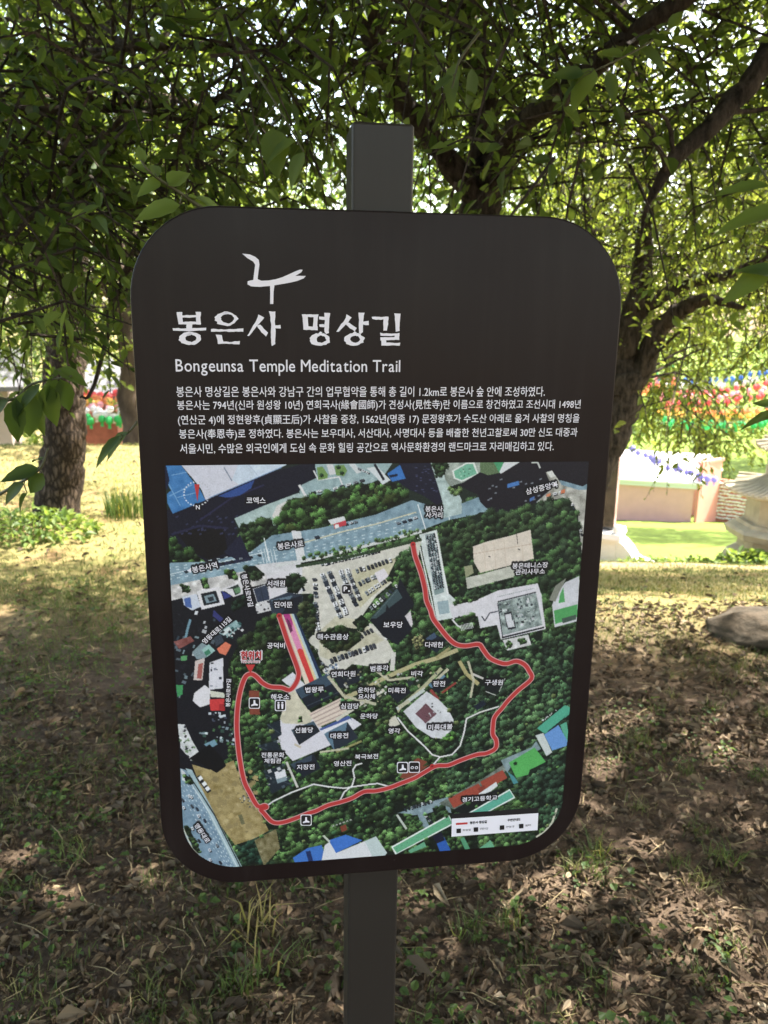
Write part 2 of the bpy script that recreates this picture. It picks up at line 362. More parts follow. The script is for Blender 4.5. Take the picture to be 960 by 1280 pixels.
    s.line([(380, 678), (430, 664), (470, 655), (520, 640)], 1.4, (214, 206, 170)); s.line([(212, 718), (330, 690)], 1.2, (200, 212, 220))
    for q in ([(330, 672), (336, 700)], [(365, 664), (372, 700)], [(522, 630), (532, 662)], [(556, 625), (562, 650)]): s.line(q, 1.2, (226, 230, 232))
    P([(365, 663), (376, 664), (382, 700), (372, 703)], (214, 214, 218), 8)
    for x in range(342, 362, 4): s.line([(x - 16, 686), (x - 12, 704)], 0.7, (225, 230, 235))
    P([(313, 697), (262, 705), (268, 709), (315, 700)], (40, 44, 70)); P([(300, 668), (313, 697), (296, 700), (280, 690)], (32, 34, 58))
    s.cars((425, 657), (447, 651), 4, 4, 2.2); s.cars((392, 672), (400, 670), 1, 6, 3); s.cars((494, 655), (522, 646), 4, 5, 2.4); s.cars((226, 715), (330, 692), 9, 4, 2)
    P([(417, 655), (432, 650), (433, 656), (418, 661)], (206, 60, 72), 4); P([(410, 650), (430, 645), (432, 650), (414, 656)], (214, 216, 220)); P([(418, 656), (423, 655), (424, 659), (419, 661)], (230, 226, 230))
    # shade of towers and roofs, north east
    P([(494, 600), (500, 575), (537, 575), (545, 600), (553, 627), (546, 631), (530, 620), (512, 612)], (29, 29, 50), 3)
    for _ in range(26): x, y = s.rng.uniform(518, 545), s.rng.uniform(582, 616); P([(x, y), (x + 3, y), (x + 3, y + 1), (x, y + 1)], (60, 66, 104), 8)
    P([(484, 592), (500, 581), (507, 598), (490, 602)], (52, 116, 200), 6); P([(486, 594), (497, 592), (497, 595), (488, 597)], (26, 34, 62))
    P([(458, 585), (472, 583), (488, 600), (478, 606), (470, 596)], (208, 214, 220)); s.line([(468, 580), (480, 600)], 3, (34, 36, 50))
    P([(537, 575), (552, 575), (557, 600), (570, 610), (577, 625), (577, 642), (553, 648), (553, 627), (545, 600)], (172, 192, 192), 8, 8)
    P([(552, 575), (605, 572), (605, 598), (575, 604), (562, 608), (556, 598)], (150, 160, 152), 10, 12)
    T([(540, 578), (560, 577), (556, 592), (545, 596)], 2.6); T([(560, 608), (575, 606), (578, 616), (566, 618)], 2.5, ((90, 120, 70), (110, 140, 80)))
    P([(565, 588), (583, 578), (593, 578), (598, 593), (577, 602), (567, 598)], (222, 226, 224)); P([(567, 589), (583, 580), (591, 580), (596, 592), (577, 600), (569, 597)], (112, 184, 154), 5)
    s.clutter([(570, 588), (590, 582), (592, 592), (576, 597)], 14, ((70, 120, 100), (170, 210, 190)), 1, 2)
    P([(574, 606), (600, 590), (626, 572), (740, 565), (735, 604), (728, 608), (700, 600), (690, 610), (665, 632), (640, 637), (630, 645), (615, 642), (600, 627), (597, 618), (585, 613)], (30, 27, 38), 3)
    P([(600, 575), (618, 575), (624, 591), (610, 594), (600, 590)], (96, 120, 84), 10); P([(616, 576), (628, 575), (631, 587), (624, 591)], (70, 160, 110), 5); P([(630, 577), (652, 576), (626, 592), (624, 590)], (214, 216, 222))
    P([(634, 605), (648, 601), (649, 606), (634, 610)], (66, 120, 196)); P([(662, 623), (668, 620), (668, 624), (662, 627)], (70, 110, 180))
    for _ in range(16): x, y = s.rng.uniform(606, 680), s.rng.uniform(598, 626); P([(x, y), (x + 3, y - 1), (x + 3, y + 1), (x, y + 1.5)], (120, 126, 140), 10)
    s.line([(664, 578), (672, 578), (675, 585)], 2.2, (196, 200, 196))
    P([(682, 590), (694, 594), (702, 606), (722, 612), (735, 612), (732, 690), (724, 692), (722, 640), (712, 625), (704, 622), (668, 630), (690, 610)], (168, 166, 158), 10, 16)
    P([(683, 590), (690, 588), (694, 595), (688, 597)], (214, 214, 210)); s.cars((682, 620), (705, 613), 3, 5, 3); P([(683, 618), (688, 616), (688, 620), (683, 621)], (220, 130, 90)); P([(701, 613), (706, 611), (706, 616), (701, 617)], (220, 120, 80))
    s.cars((714, 628), (728, 670), 8, 3, 3)
    GR = ((44, 66, 42), (62, 94, 54), (80, 116, 66), (48, 66, 46))
    T([(553, 665), (575, 655), (600, 640), (640, 640), (670, 628), (705, 622), (722, 642), (727, 690), (722, 745), (716, 792), (690, 792), (676, 735), (660, 720), (668, 700), (664, 662), (640, 668), (592, 684), (592, 700), (594, 722), (580, 742), (560, 738), (550, 700)], 4.6, GR, (28, 40, 32), 1.15)
    T([(553, 665), (575, 655), (612, 648), (640, 640), (660, 640), (662, 660), (600, 676), (590, 690), (580, 690), (560, 700)], 4.4, ((34, 48, 34), (46, 62, 40), (56, 76, 48)), dens=.6, fill=False)
    P([(591, 683), (608, 677), (640, 669), (663, 662), (667, 698), (640, 706), (600, 716), (592, 702)], (218, 204, 190), 4, 3)
    s.line([(592, 692), (664, 680)], 1.0, (200, 176, 156)); s.line([(645, 662), (647, 680)], 0.8, (60, 50, 46))
    for x in (604, 617, 630, 652): s.line([(x, 678), (x + 3, 712)], 0.7, (206, 186, 168))
    for x, y in ((610, 695), (647, 686)): s.line([(x, y), (x + 3, y + 1)], 1.2, (50, 44, 44))
    P([(582, 722), (600, 718), (640, 707), (654, 718), (630, 724), (600, 732), (584, 736)], (190, 190, 178), 8, 8); P([(580, 708), (590, 706), (592, 716), (582, 722)], (150, 152, 118), 8)
    T([(575, 742), (600, 734), (640, 722), (655, 720), (658, 730), (620, 740), (590, 748), (577, 752)], 3, ((42, 60, 44), (60, 88, 58)))
    # the avenue of parked coaches
    P([(524, 668), (546, 662), (556, 718), (561, 742), (572, 752), (568, 772), (546, 776), (538, 730), (530, 700)], (204, 212, 212), 6, 6)
    P([(531, 668), (543, 666), (553, 722), (555, 740), (543, 744), (538, 710)], (128, 150, 152), 8, 4)
    for i_ in range(22): s.cars((531.5 + i_ * .5, 670 + i_ * 3.1), (544 + i_ * .5, 667 + i_ * 3.1), 4, 1.8, 2.2, .3)
    P([(546, 752), (560, 750), (562, 766), (549, 768)], (150, 172, 180), 8)
    for q in ([(522, 672), (545, 776)], [(544, 664), (560, 745)]): s.line(q, 1.6, (226, 228, 228))
    P([(561, 756), (600, 748), (622, 738), (672, 729), (676, 742), (682, 786), (626, 799), (621, 781), (600, 785), (597, 770), (566, 774)], (212, 208, 216), 4, 3)
    P([(568, 754), (598, 747), (600, 742), (570, 748)], (60, 80, 56), 10); T([(566, 752), (596, 744), (598, 750), (568, 756)], 2)
    T([(568, 772), (594, 767), (596, 778), (588, 784), (574, 782)], 2.6); s.line([(565, 774), (572, 782), (576, 784)], 2, (216, 214, 218))
    for i_ in range(9): s.line([(575 + i_ * 1.8, 781 - i_ * .4), (577 + i_ * 1.8, 788 - i_ * .4)], 0.9, (218, 218, 222))
    P([(622, 753), (670, 741), (678, 781), (628, 794)], (142, 156, 154), 16, 18); s.clutter([(624, 755), (668, 744), (675, 778), (630, 790)], 90, ((206, 206, 212), (96, 110, 112), (60, 66, 74), (168, 184, 180)), 1, 4, -0.25)
    s.line([(622, 752), (670, 740)], 1.6, (40, 42, 52)); s.line([(622, 754), (628, 796)], 1.2, (50, 52, 62)); s.line([(676, 742), (680, 784)], 1.4, (206, 204, 212)); s.line([(627, 797), (680, 784)], 2.4, (36, 38, 46))
    for q in ([(630, 766), (639, 764), (641, 775), (632, 777)], [(632, 777), (643, 775), (645, 785), (635, 787)]): P(q, (40, 42, 50)); P([(x + .2 * (636 - x), y + .22 * (776 - y)) for x, y in q], (206, 206, 212))
    s.line([(621, 746), (668, 735)], 1.2, (120, 132, 140), dash=(1.2, 1.4)); s.line([(602, 770), (606, 776), (612, 766), (622, 764)], 1.6, (60, 62, 78))
    P([(628, 800), (660, 793), (664, 806), (634, 813)], (200, 198, 200), 8, 8); T([(632, 803), (638, 801), (640, 808), (634, 810)], 2); T([(648, 799), (656, 797), (658, 804), (650, 806)], 2)
    P([(690, 756), (695, 744), (706, 728), (724, 720), (722, 776), (693, 784)], (202, 202, 210), 4, 3); P([(686, 750), (694, 732), (708, 722), (700, 738), (694, 752)], (130, 132, 120), 8)
    P([(698, 754), (700, 742), (704, 734), (706, 752)], (82, 170, 96), 4); P([(692, 763), (722, 755), (721, 771), (694, 780)], (78, 164, 92), 4); P([(702, 773), (720, 768), (720, 774), (703, 779)], (70, 90, 80), 10)
    # west: the old quarter
    P([(200, 737), (320, 714), (358, 704), (360, 745), (350, 762), (330, 776), (300, 802), (285, 830), (287, 870), (288, 905), (300, 936), (290, 945), (262, 960), (225, 1000), (205, 900)], (27, 28, 36), 4)
    P([(200, 734), (320, 711), (347, 704), (348, 726), (303, 736), (250, 742), (200, 754)], (198, 194, 194), 10, 16)
    T([(250, 724), (258, 722), (262, 734), (254, 736)], 2.4); T([(282, 713), (292, 711), (298, 722), (286, 724)], 3, ((70, 110, 56), (90, 130, 66))); T([(306, 708), (330, 706), (328, 722), (308, 724)], 3, ((36, 48, 36), (50, 70, 44))); T([(226, 730), (236, 732), (238, 740), (228, 740)], 2)
    T([(203, 680), (214, 672), (225, 682), (244, 692), (240, 698), (214, 700), (203, 702)], 4, ((54, 84, 44), (80, 124, 60), (40, 60, 38)))
    P([(228, 746), (246, 742), (251, 758), (240, 763), (230, 756)], (200, 206, 222), 5); P([(230, 748), (238, 746), (240, 760), (232, 758)], (70, 100, 170), 6)
    P([(246, 739), (274, 733), (281, 755), (252, 762)], (222, 218, 224), 3); P([(251, 742), (270, 738), (275, 753), (255, 757)], (32, 36, 44), 3); P([(255, 745), (267, 742), (271, 751), (258, 754)], (126, 148, 160), 10); P([(259, 747), (266, 745), (268, 750), (262, 752)], (44, 52, 62))
    P([(277, 736), (302, 727), (304, 742), (292, 746)], (216, 212, 218)); P([(277, 738), (290, 745), (280, 749)], (50, 60, 130)); P([(283, 736), (298, 730), (300, 741), (294, 744), (291, 736)], (46, 60, 54), 8); P([(292, 736), (300, 733), (301, 740), (295, 742)], (96, 140, 100), 10)
    P([(316, 736), (333, 730), (339, 751), (322, 755)], (216, 214, 220)); P([(317, 736), (333, 731), (338, 749), (322, 753)], (52, 62, 84), 5); s.line([(325, 733), (330, 752)], 0.7, (36, 44, 60))
    P([(318, 755), (341, 750), (342, 762), (322, 767)], (206, 204, 208), 8); s.clutter([(318, 755), (341, 750), (342, 762), (322, 767)], 12, ((60, 60, 70), (230, 230, 236)), 1, 4)
    T([(288, 752), (305, 747), (306, 756), (292, 762)], 3, ((28, 44, 36), (36, 58, 44)))
    s.clutter([(210, 765), (260, 762), (280, 790), (240, 860), (215, 880)], 46, ((200, 200, 208), (90, 104, 116), (60, 76, 90), (120, 140, 150), (34, 34, 44)), 1.5, 6)
    s.line([(238, 774), (234, 788), (232, 798)], 3, (110, 150, 170)); P([(267, 762), (280, 774), (276, 778), (266, 770)], (52, 56, 120))
    P([(272, 790), (295, 775), (302, 782), (284, 797)], (130, 164, 168), 10, 10); P([(276, 790), (286, 783), (290, 788), (280, 794)], (206, 214, 216)); s.clutter([(270, 790), (300, 776), (304, 790), (285, 802)], 18, ((206, 206, 210), (60, 110, 110), (40, 44, 52)), 1.5, 4, .7)
    P([(217, 802), (238, 795), (243, 801), (224, 811)], (138, 78, 74), 6, 5); P([(240, 815), (252, 803), (262, 808), (258, 822), (246, 824)], (128, 150, 158), 8)
    P([(252, 812), (261, 805), (269, 813), (259, 821)], (150, 190, 186), 5); P([(255, 815), (261, 811), (264, 816), (258, 820)], (58, 130, 100))
    P([(271, 811), (282, 802), (289, 806), (285, 814), (282, 819), (274, 816)], (226, 118, 88), 5); P([(267, 797), (276, 792), (280, 802), (270, 808)], (56, 66, 80))
    P([(244, 826), (256, 822), (253, 850), (242, 850)], (206, 190, 186), 4); P([(248, 830), (254, 828), (252, 848), (246, 848)], (172, 90, 84), 5); P([(226, 820), (234, 819), (234, 825), (226, 826)], (90, 160, 100))
    P([(262, 828), (279, 822), (279, 860), (261, 862)], (214, 212, 222), 4); s.clutter([(262, 828), (279, 822), (279, 860), (261, 862)], 8, ((60, 62, 80), (150, 156, 176)), 1, 4, 0)
    P([(220, 856), (229, 856), (228, 868), (222, 871)], (62, 150, 88)); P([(243, 866), (256, 856), (263, 862), (262, 880), (250, 884), (241, 876)], (218, 214, 220), 3)
    P([(263, 863), (281, 866), (281, 872), (263, 871)], (206, 206, 190)); P([(262, 874), (281, 873), (281, 888), (263, 888)], (214, 56, 58), 4); P([(274, 880), (281, 880), (281, 888), (274, 887)], (176, 40, 46))
    s.clutter([(262, 890), (282, 888), (282, 905), (264, 905)], 14, ((190, 196, 206), (70, 76, 96)), 1, 4, 0); s.clutter([(246, 908), (290, 905), (296, 930), (256, 932)], 30, ((130, 150, 160), (190, 200, 206), (60, 90, 80), (70, 110, 70)), 1.5, 5)
    P([(255, 930), (268, 924), (272, 930), (262, 936)], (110, 150, 170)); P([(222, 905), (231, 905), (240, 925), (250, 942), (240, 951), (226, 935)], (206, 206, 208), 8, 10); s.clutter([(222, 905), (231, 905), (240, 925), (250, 942), (240, 951), (226, 935)], 26, ((50, 52, 60), (230, 230, 232), (110, 140, 100)), 1, 4, .5)
    T([(285, 935), (300, 930), (302, 952), (290, 950)], 3)
    # monastery grounds
    P([(376, 706), (430, 698), (527, 674), (522, 700), (505, 712), (490, 728), (470, 745), (456, 765), (449, 775), (466, 780), (482, 796), (492, 815), (482, 835), (440, 830), (415, 850), (396, 832), (382, 812), (386, 790), (394, 775), (392, 742), (374, 742), (366, 735)], (206, 202, 192), 5, 5)
    P([(440, 712), (520, 690), (495, 722), (465, 745), (450, 760), (442, 740)], (196, 190, 160), 5, 6); P([(398, 790), (420, 770), (450, 775), (480, 800), (420, 828), (400, 820)], (196, 190, 166), 5, 6)
    s.cars((402, 716), (426, 772), 17, 3.2, 5.4); s.cars((411, 714), (433, 768), 17, 3.2, 5.4); s.cars((425, 712), (445, 757), 13, 3.2, 5.2); s.cars((433, 710), (450, 750), 11, 3.2, 5)
    s.cars((400, 705), (475, 687), 18, 3.2, 5); s.cars((444, 714), (490, 699), 10, 3, 5); s.cars((448, 730), (478, 716), 8, 3, 5); s.cars((456, 742), (486, 722), 8, 3, 5); s.cars((394, 752), (397, 788), 10, 3, 5); s.cars((393, 722), (395, 748), 5, 3, 5)
    s.cars((412, 826), (470, 806), 13, 3.4, 6); s.cars((442, 800), (465, 786), 6, 3.2, 5); s.cars((462, 762), (498, 730), 9, 3, 5); s.cars((398, 824), (408, 838), 4, 3, 5); s.cars((372, 738), (380, 734), 2, 3, 5); s.cars((468, 778), (486, 800), 4, 3, 5)
    P([(468, 716), (480, 710), (486, 720), (474, 729)], (222, 214, 222), 3); P([(333, 720), (362, 712), (361, 740), (337, 749)], (214, 210, 218), 3); P([(318, 706), (372, 700), (378, 706), (378, 742), (362, 742), (362, 712), (334, 720)], (208, 206, 212), 5, 5)
    T([(357, 720), (368, 718), (382, 724), (378, 732), (372, 742), (360, 740)], 3.6, ((40, 58, 40), (56, 82, 50)))
    T([(520, 690), (505, 712), (490, 728), (484, 722), (500, 690)], 3.5); T([(515, 684), (526, 720), (536, 770), (560, 800), (590, 810), (560, 830), (500, 838), (492, 800), (512, 770), (516, 756), (500, 735), (497, 700)], 4.2, GR)
    s.line([(370, 708), (420, 700), (470, 688), (527, 674)], 4, (50, 70, 46), 14); s.line([(345, 707), (400, 697), (527, 664)], 4, (206, 208, 210), 12); T([(378, 694), (420, 686), (520, 660), (524, 665), (425, 692), (380, 700)], 2, ((76, 112, 60), (96, 130, 76), (110, 140, 90)), (150, 170, 150), .5, False)
    P([(462, 775), (496, 735), (500, 722), (518, 756), (506, 770), (516, 786), (497, 806), (480, 796)], (27, 31, 42), 3); P([(463, 773), (496, 735), (503, 747), (486, 760), (483, 755), (482, 764), (470, 773)], (62, 82, 88), 4); s.line([(468, 770), (496, 738)], .8, (96, 116, 120)); P([(506, 770), (513, 763), (516, 780), (514, 784)], (206, 198, 204))
    P([(336, 750), (360, 740), (379, 744), (376, 766), (350, 771), (340, 768)], (48, 58, 76), 4); P([(352, 768), (364, 748), (378, 744), (376, 766)], (30, 34, 46), 3); P([(339, 750), (366, 744), (360, 752), (342, 757)], (96, 118, 136), 4)
    T([(300, 800), (320, 785), (338, 769), (349, 771), (372, 840), (368, 852), (350, 856), (338, 850), (318, 838), (296, 845), (288, 880), (292, 830)], 4, ((34, 48, 32), (50, 74, 44), (68, 100, 52), (44, 56, 36)))
    T([(372, 766), (380, 752), (395, 760), (394, 790), (385, 800), (398, 818), (404, 840), (397, 845)], 3.4, ((60, 70, 44), (50, 74, 44), (84, 96, 60)))
    P([(366, 767), (370, 768), (403, 846), (398, 849)], (34, 52, 88)); P([(363, 767), (367, 767), (399, 848), (394, 850)], (176, 196, 206)); P([(361, 767), (364, 767), (396, 849), (391, 851)], (222, 200, 150))
    P([(353, 768), (362, 767), (393, 851), (384, 855)], (222, 60, 58), 4); P([(353, 768), (362, 767), (379, 812), (374, 810), (370, 815)], (224, 132, 180), 5); P([(353, 768), (362, 767), (366, 778), (364, 788), (360, 791), (358, 778)], (180, 52, 128), 8); P([(358, 772), (362, 776), (366, 788), (362, 792)], (110, 40, 84), 8)
    P([(351, 769), (354, 768), (388, 856), (382, 857)], (226, 206, 186)); 
    T([(401, 792), (420, 782), (446, 786), (452, 800), (436, 812), (415, 816), (404, 806)], 3.6, ((40, 58, 36), (56, 78, 44), (60, 70, 40))); T([(440, 778), (452, 768), (462, 778), (452, 790)], 3, ((40, 60, 40), (96, 130, 70)))
    P([(352, 850), (366, 840), (384, 858), (372, 866)], (214, 212, 220)); P([(350, 900), (358, 868), (368, 860), (376, 876), (392, 895), (404, 912), (440, 897), (452, 905), (414, 931), (366, 951), (352, 936), (346, 915)], (212, 208, 218), 3); P([(350, 898), (360, 868), (368, 862), (378, 878), (393, 895), (386, 905), (354, 904)], (204, 196, 172), 5, 6)
    T([(373, 896), (378, 895), (378, 902), (374, 902)], 1.6)
    P([(386, 892), (426, 872), (436, 893), (398, 909)], (214, 192, 178), 4)
    for i_ in range(7): a_ = i_ / 7; s.line([(388 + 10 * a_, 894 + 14 * a_), (428 + 8 * a_, 874 + 18 * a_)], 0.9, ((150, 128, 126), (226, 214, 200))[i_ % 2])
    P([(399, 911), (436, 894), (440, 900), (402, 914)], (70, 90, 160)); P([(401, 913), (438, 898), (442, 905), (405, 918)], (220, 218, 226))
    P([(369, 862), (411, 841), (426, 867), (385, 887)], (30, 36, 48), 3); P([(369, 862), (411, 841), (416, 854), (377, 873)], (58, 78, 98), 4); s.line([(384, 882), (425, 864)], .8, (70, 84, 100))
    P([(417, 847), (450, 836), (453, 850), (425, 861)], (34, 40, 52), 4); s.clutter([(402, 834), (424, 828), (428, 842), (410, 846)], 20, ((214, 214, 220), (90, 110, 140), (60, 66, 70)), 1, 4)
    P([(364, 912), (392, 901), (400, 914), (374, 931)], (36, 42, 52), 3); P([(364, 912), (392, 901), (395, 906), (368, 918)], (70, 90, 106), 4); s.line([(368, 930), (376, 934)], 3, (196, 182, 160))
    P([(405, 917), (434, 902), (448, 922), (418, 939)], (40, 48, 62), 3); P([(405, 917), (434, 902), (432, 914), (416, 924), (418, 938)], (92, 122, 146), 4); s.line([(420, 940), (452, 926)], 3, (150, 146, 92), 14)
    P([(363, 955), (392, 942), (401, 960), (376, 973)], (32, 38, 50), 3); P([(363, 955), (390, 943), (390, 950), (368, 961)], (58, 72, 90), 4)
    for q in ([(322, 932), (346, 925), (354, 946), (330, 957)], [(326, 966), (352, 955), (363, 980), (340, 992)], [(334, 905), (350, 900), (352, 918), (340, 926)]): P(q, (34, 44, 54), 4); s.line([q[0], q[2]], 1.2, (58, 72, 84))
    P([(341, 944), (352, 940), (354, 946), (343, 951)], (214, 212, 218)); P([(343, 965), (356, 961), (359, 973), (346, 977)], (216, 216, 222)); P([(345, 974), (358, 970), (359, 975), (347, 979)], (130, 150, 160)); s.line([(358, 952), (372, 984)], 3, (200, 196, 190)); T([(318, 930), (326, 935), (336, 995), (326, 990)], 3)
    # halls on the east
    s.line([(430, 872), (455, 862), (475, 850), (492, 842), (520, 830), (548, 822), (572, 812)], 6, (182, 172, 128), 7); s.line([(574, 826), (583, 842), (598, 855)], 5, (176, 164, 112), 7); s.line([(492, 815), (490, 838)], 6, (210, 206, 200), 5); s.line([(552, 835), (530, 858), (500, 884), (488, 900)], 5, (180, 176, 140), 8); s.line([(420, 900), (450, 880), (480, 862)], 5, (206, 200, 184), 6)
    s.clutter([(460, 850), (500, 840), (560, 835), (520, 872), (470, 880)], 70, ((206, 206, 206), (50, 60, 52), (120, 130, 100), (60, 66, 74), (176, 168, 130)), 1, 4, -.6)
    T([(466, 880), (490, 870), (498, 892), (470, 905)], 3.2); T([(500, 845), (520, 838), (512, 850)], 2.6); T([(514, 836), (528, 830), (540, 832), (530, 842), (520, 848)], 2.6)
    P([(485, 866), (503, 855), (514, 865), (497, 879)], (30, 36, 46), 3); P([(508, 852), (514, 849), (517, 854), (512, 858)], (40, 48, 56))
    P([(535, 856), (553, 842), (565, 852), (547, 867)], (28, 32, 42), 3); P([(535, 856), (553, 842), (557, 845), (540, 860)], (92, 134, 166), 4); s.line([(538, 862), (548, 874)], 4, (150, 60, 56)); s.line([(552, 866), (570, 853)], 3, (150, 60, 54))
    P([(504, 889), (533, 864), (548, 874), (560, 886), (567, 900), (565, 912), (553, 923), (540, 922), (520, 909)], (206, 206, 212), 4, 4); P([(532, 879), (546, 892), (532, 904), (519, 892)], (112, 72, 82), 4); s.line([(496, 886), (530, 862)], 5, (190, 198, 196))
    s.clutter([(525, 870), (560, 890), (560, 910), (540, 915)], 14, ((50, 54, 60), (176, 180, 186)), 1, 2.4); T([(553, 924), (564, 914), (570, 918), (562, 930)], 2.6, ((96, 150, 60), (80, 130, 60)))
    P([(530, 806), (543, 792), (558, 800), (546, 816)], (30, 38, 52), 4); P([(532, 798), (543, 790), (546, 796), (536, 802)], (64, 84, 112)); T([(516, 800), (526, 792), (530, 806), (520, 812)], 2, ((150, 146, 100), (130, 130, 84))); s.line([(545, 822), (562, 810)], 4, (160, 150, 104), 10)
    P([(603, 850), (622, 842), (630, 850), (622, 866), (608, 866)], (26, 32, 36), 3); s.line([(624, 864), (631, 848)], 1, (206, 206, 200)); s.line([(607, 864), (620, 869)], 1, (206, 206, 200)); s.line([(590, 842), (604, 848)], 3, (198, 192, 188)); P([(592, 882), (604, 875), (608, 880), (596, 888)], (30, 38, 54))
    P([(484, 902), (494, 894), (500, 905), (488, 910)], (206, 200, 184), 6); P([(508, 957), (522, 947), (534, 952), (528, 958), (536, 956), (512, 974), (500, 972)], (134, 66, 50), 6)
    P([(311, 863), (324, 863), (325, 893), (312, 893)], (136, 66, 50), 6)
    # south: bare lot, highway, schools
    P([(240, 955), (262, 962), (283, 954), (292, 950), (300, 975), (308, 992), (325, 1015), (336, 1038), (318, 1048), (294, 1056), (276, 1032), (262, 1006), (250, 982)], (158, 138, 88), 7, 9)
    for _ in range(70): x, y = s.rng.uniform(250, 322), s.rng.uniform(962, 1045); s.disc(*s.g([(x, y)])[0], s.rng.uniform(2, 8), np.array((166, 146, 96)) * s.rng.uniform(.82, 1.12), False) if (x - 250) * 1.5 > (y - 985) and (y > 960 + (300 - x) * .02) else None
    P([(236, 948), (262, 930), (276, 945), (283, 957), (271, 966), (252, 955)], (22, 22, 26), 2); s.clutter([(298, 990), (312, 996), (316, 1010), (302, 1004)], 14, ((190, 190, 190), (80, 80, 80)), 1, 3); s.line([(300, 1018), (304, 1030)], 5, (110, 106, 74), 8)
    T([(296, 1055), (318, 1048), (338, 1040), (334, 1080), (300, 1082)], 3.6, ((40, 70, 56), (50, 80, 56))); P([(318, 1050), (345, 1036), (350, 1060), (330, 1082)], (122, 112, 76), 10, 10)
    P([(205, 955), (232, 962), (243, 975), (264, 1010), (300, 1095), (205, 1095)], (118, 146, 168), 5, 5); P([(232, 960), (240, 962), (306, 1090), (297, 1090)], (156, 180, 188), 4, 4); s.line([(232, 968), (262, 1016), (298, 1086)], 1.4, (196, 208, 214)); s.line([(236, 968), (268, 1018), (302, 1086)], 1.6, (44, 52, 58))
    for k_ in range(5): s.line([(224 + k_ * 2, 985 + k_ * -4), (250 + k_ * 3, 1034 - k_ * 3), (288 + k_ * 2, 1092)], 0.8, (206, 218, 224), dash=(3, 5))
    s.cars((228, 990), (268, 1078), 9, 4, 2.6, 9); s.cars((236, 985), (275, 1075), 9, 4, 2.6, 8); T([(230, 1032), (236, 1034), (252, 1066), (244, 1066)], 2.4); s.line([(229, 1035), (240, 1060), (252, 1072)], 1.6, (196, 196, 180)); s.line([(247, 970), (262, 990)], 6, (34, 36, 40)); 
    for x, y in ((250, 972), (255, 979), (259, 985)): P([(x - 3, y), (x + 1, y - 3), (x + 4, y + 1), (x, y + 4)], (226, 226, 230))
    P([(226, 960), (232, 966), (236, 978), (228, 975)], (206, 206, 210), 6); T([(230, 968), (240, 972), (242, 980), (232, 978)], 2.2)
    P([(366, 1072), (384, 1060), (402, 1056), (408, 1074), (372, 1085)], (56, 112, 200), 5); P([(382, 1064), (388, 1063), (392, 1078), (386, 1078)], (30, 48, 100)); P([(411, 1050), (432, 1043), (453, 1050), (420, 1066)], (56, 112, 206), 5); P([(400, 1085), (406, 1056), (412, 1052), (420, 1066), (456, 1051), (470, 1064), (470, 1085)], (212, 212, 216), 4); s.line([(460, 1053), (468, 1072)], 1, (60, 64, 70)); P([(456, 1051), (470, 1045), (484, 1066), (470, 1080)], (186, 200, 200), 6); s.line([(404, 1044), (412, 1052)], 3, (190, 196, 180))
    s.line([(414, 1033), (440, 1024)], 2, (170, 172, 168), 20, dash=(3, 2)); P([(425, 1033), (432, 1030), (434, 1037), (427, 1040)], (130, 60, 44))
    P([(497, 1016), (545, 1000), (560, 996), (564, 1016), (548, 1012), (530, 1018), (538, 1036), (530, 1036), (514, 1017)], (128, 150, 160), 7, 7); s.cars((505, 1012), (540, 1001), 10, 2.4, 3); s.cars((530, 1016), (540, 1030), 5, 2.4, 3); s.line([(496, 1018), (508, 1036)], 3, (190, 194, 186)); T([(540, 1010), (556, 1006), (560, 1020), (546, 1026)], 3, ((50, 76, 48), (70, 100, 56))); T([(506, 1020), (522, 1018), (528, 1036), (514, 1042)], 3.2, ((64, 98, 56), (84, 120, 66)))
    P([(548, 1004), (600, 975), (630, 955), (634, 962), (570, 1012)], (100, 110, 100), 10, 14); P([(560, 998), (598, 979), (605, 990), (567, 1010)], (164, 70, 54), 4); P([(600, 977), (628, 962), (634, 972), (606, 988)], (164, 70, 54), 4); P([(597, 985), (605, 981), (608, 986), (600, 992)], (140, 58, 46)); P([(598, 992), (620, 977), (622, 982), (602, 998)], (214, 214, 218), 6); P([(566, 1012), (605, 992), (622, 986), (626, 996), (580, 1018)], (28, 32, 34), 3)
    P([(489, 1058), (561, 1018), (567, 1030), (494, 1068)], (222, 228, 222)); P([(491, 1059), (561, 1020), (565, 1029), (496, 1066)], (96, 172, 128), 4); P([(510, 1063), (530, 1052), (533, 1058), (513, 1066)], (96, 164, 126)); s.line([(494, 1061), (562, 1024)], .8, (70, 120, 96), dash=(2, 6)); P([(545, 1052), (555, 1046), (564, 1064), (552, 1070)], (40, 90, 180), 5); P([(540, 1045), (552, 1040), (556, 1050), (546, 1054)], (28, 30, 50))
    P([(585, 1016), (637, 986), (644, 997), (600, 1020)], (222, 228, 224)); P([(588, 1016), (637, 988), (642, 996), (600, 1019)], (86, 172, 148), 4); P([(600, 1088), (612, 1050), (618, 1062), (606, 1088)], (190, 200, 190)); P([(575, 1048), (580, 1046), (590, 1066), (584, 1068)], (80, 150, 110)); P([(596, 1062), (613, 1050), (618, 1058), (602, 1070)], (100, 170, 130))
    P([(626, 950), (664, 934), (670, 926), (676, 936), (640, 955), (634, 966)], (128, 150, 156), 6, 6); P([(636, 953), (668, 934), (682, 952), (662, 962), (660, 968), (645, 972)], (84, 178, 88), 5); s.disc(*s.g([(644, 954)])[0], 4, (30, 50, 36), False); P([(682, 952), (662, 962), (661, 968), (684, 956)], (28, 40, 34)); P([(634, 964), (642, 970), (648, 978), (642, 980)], (70, 140, 150))
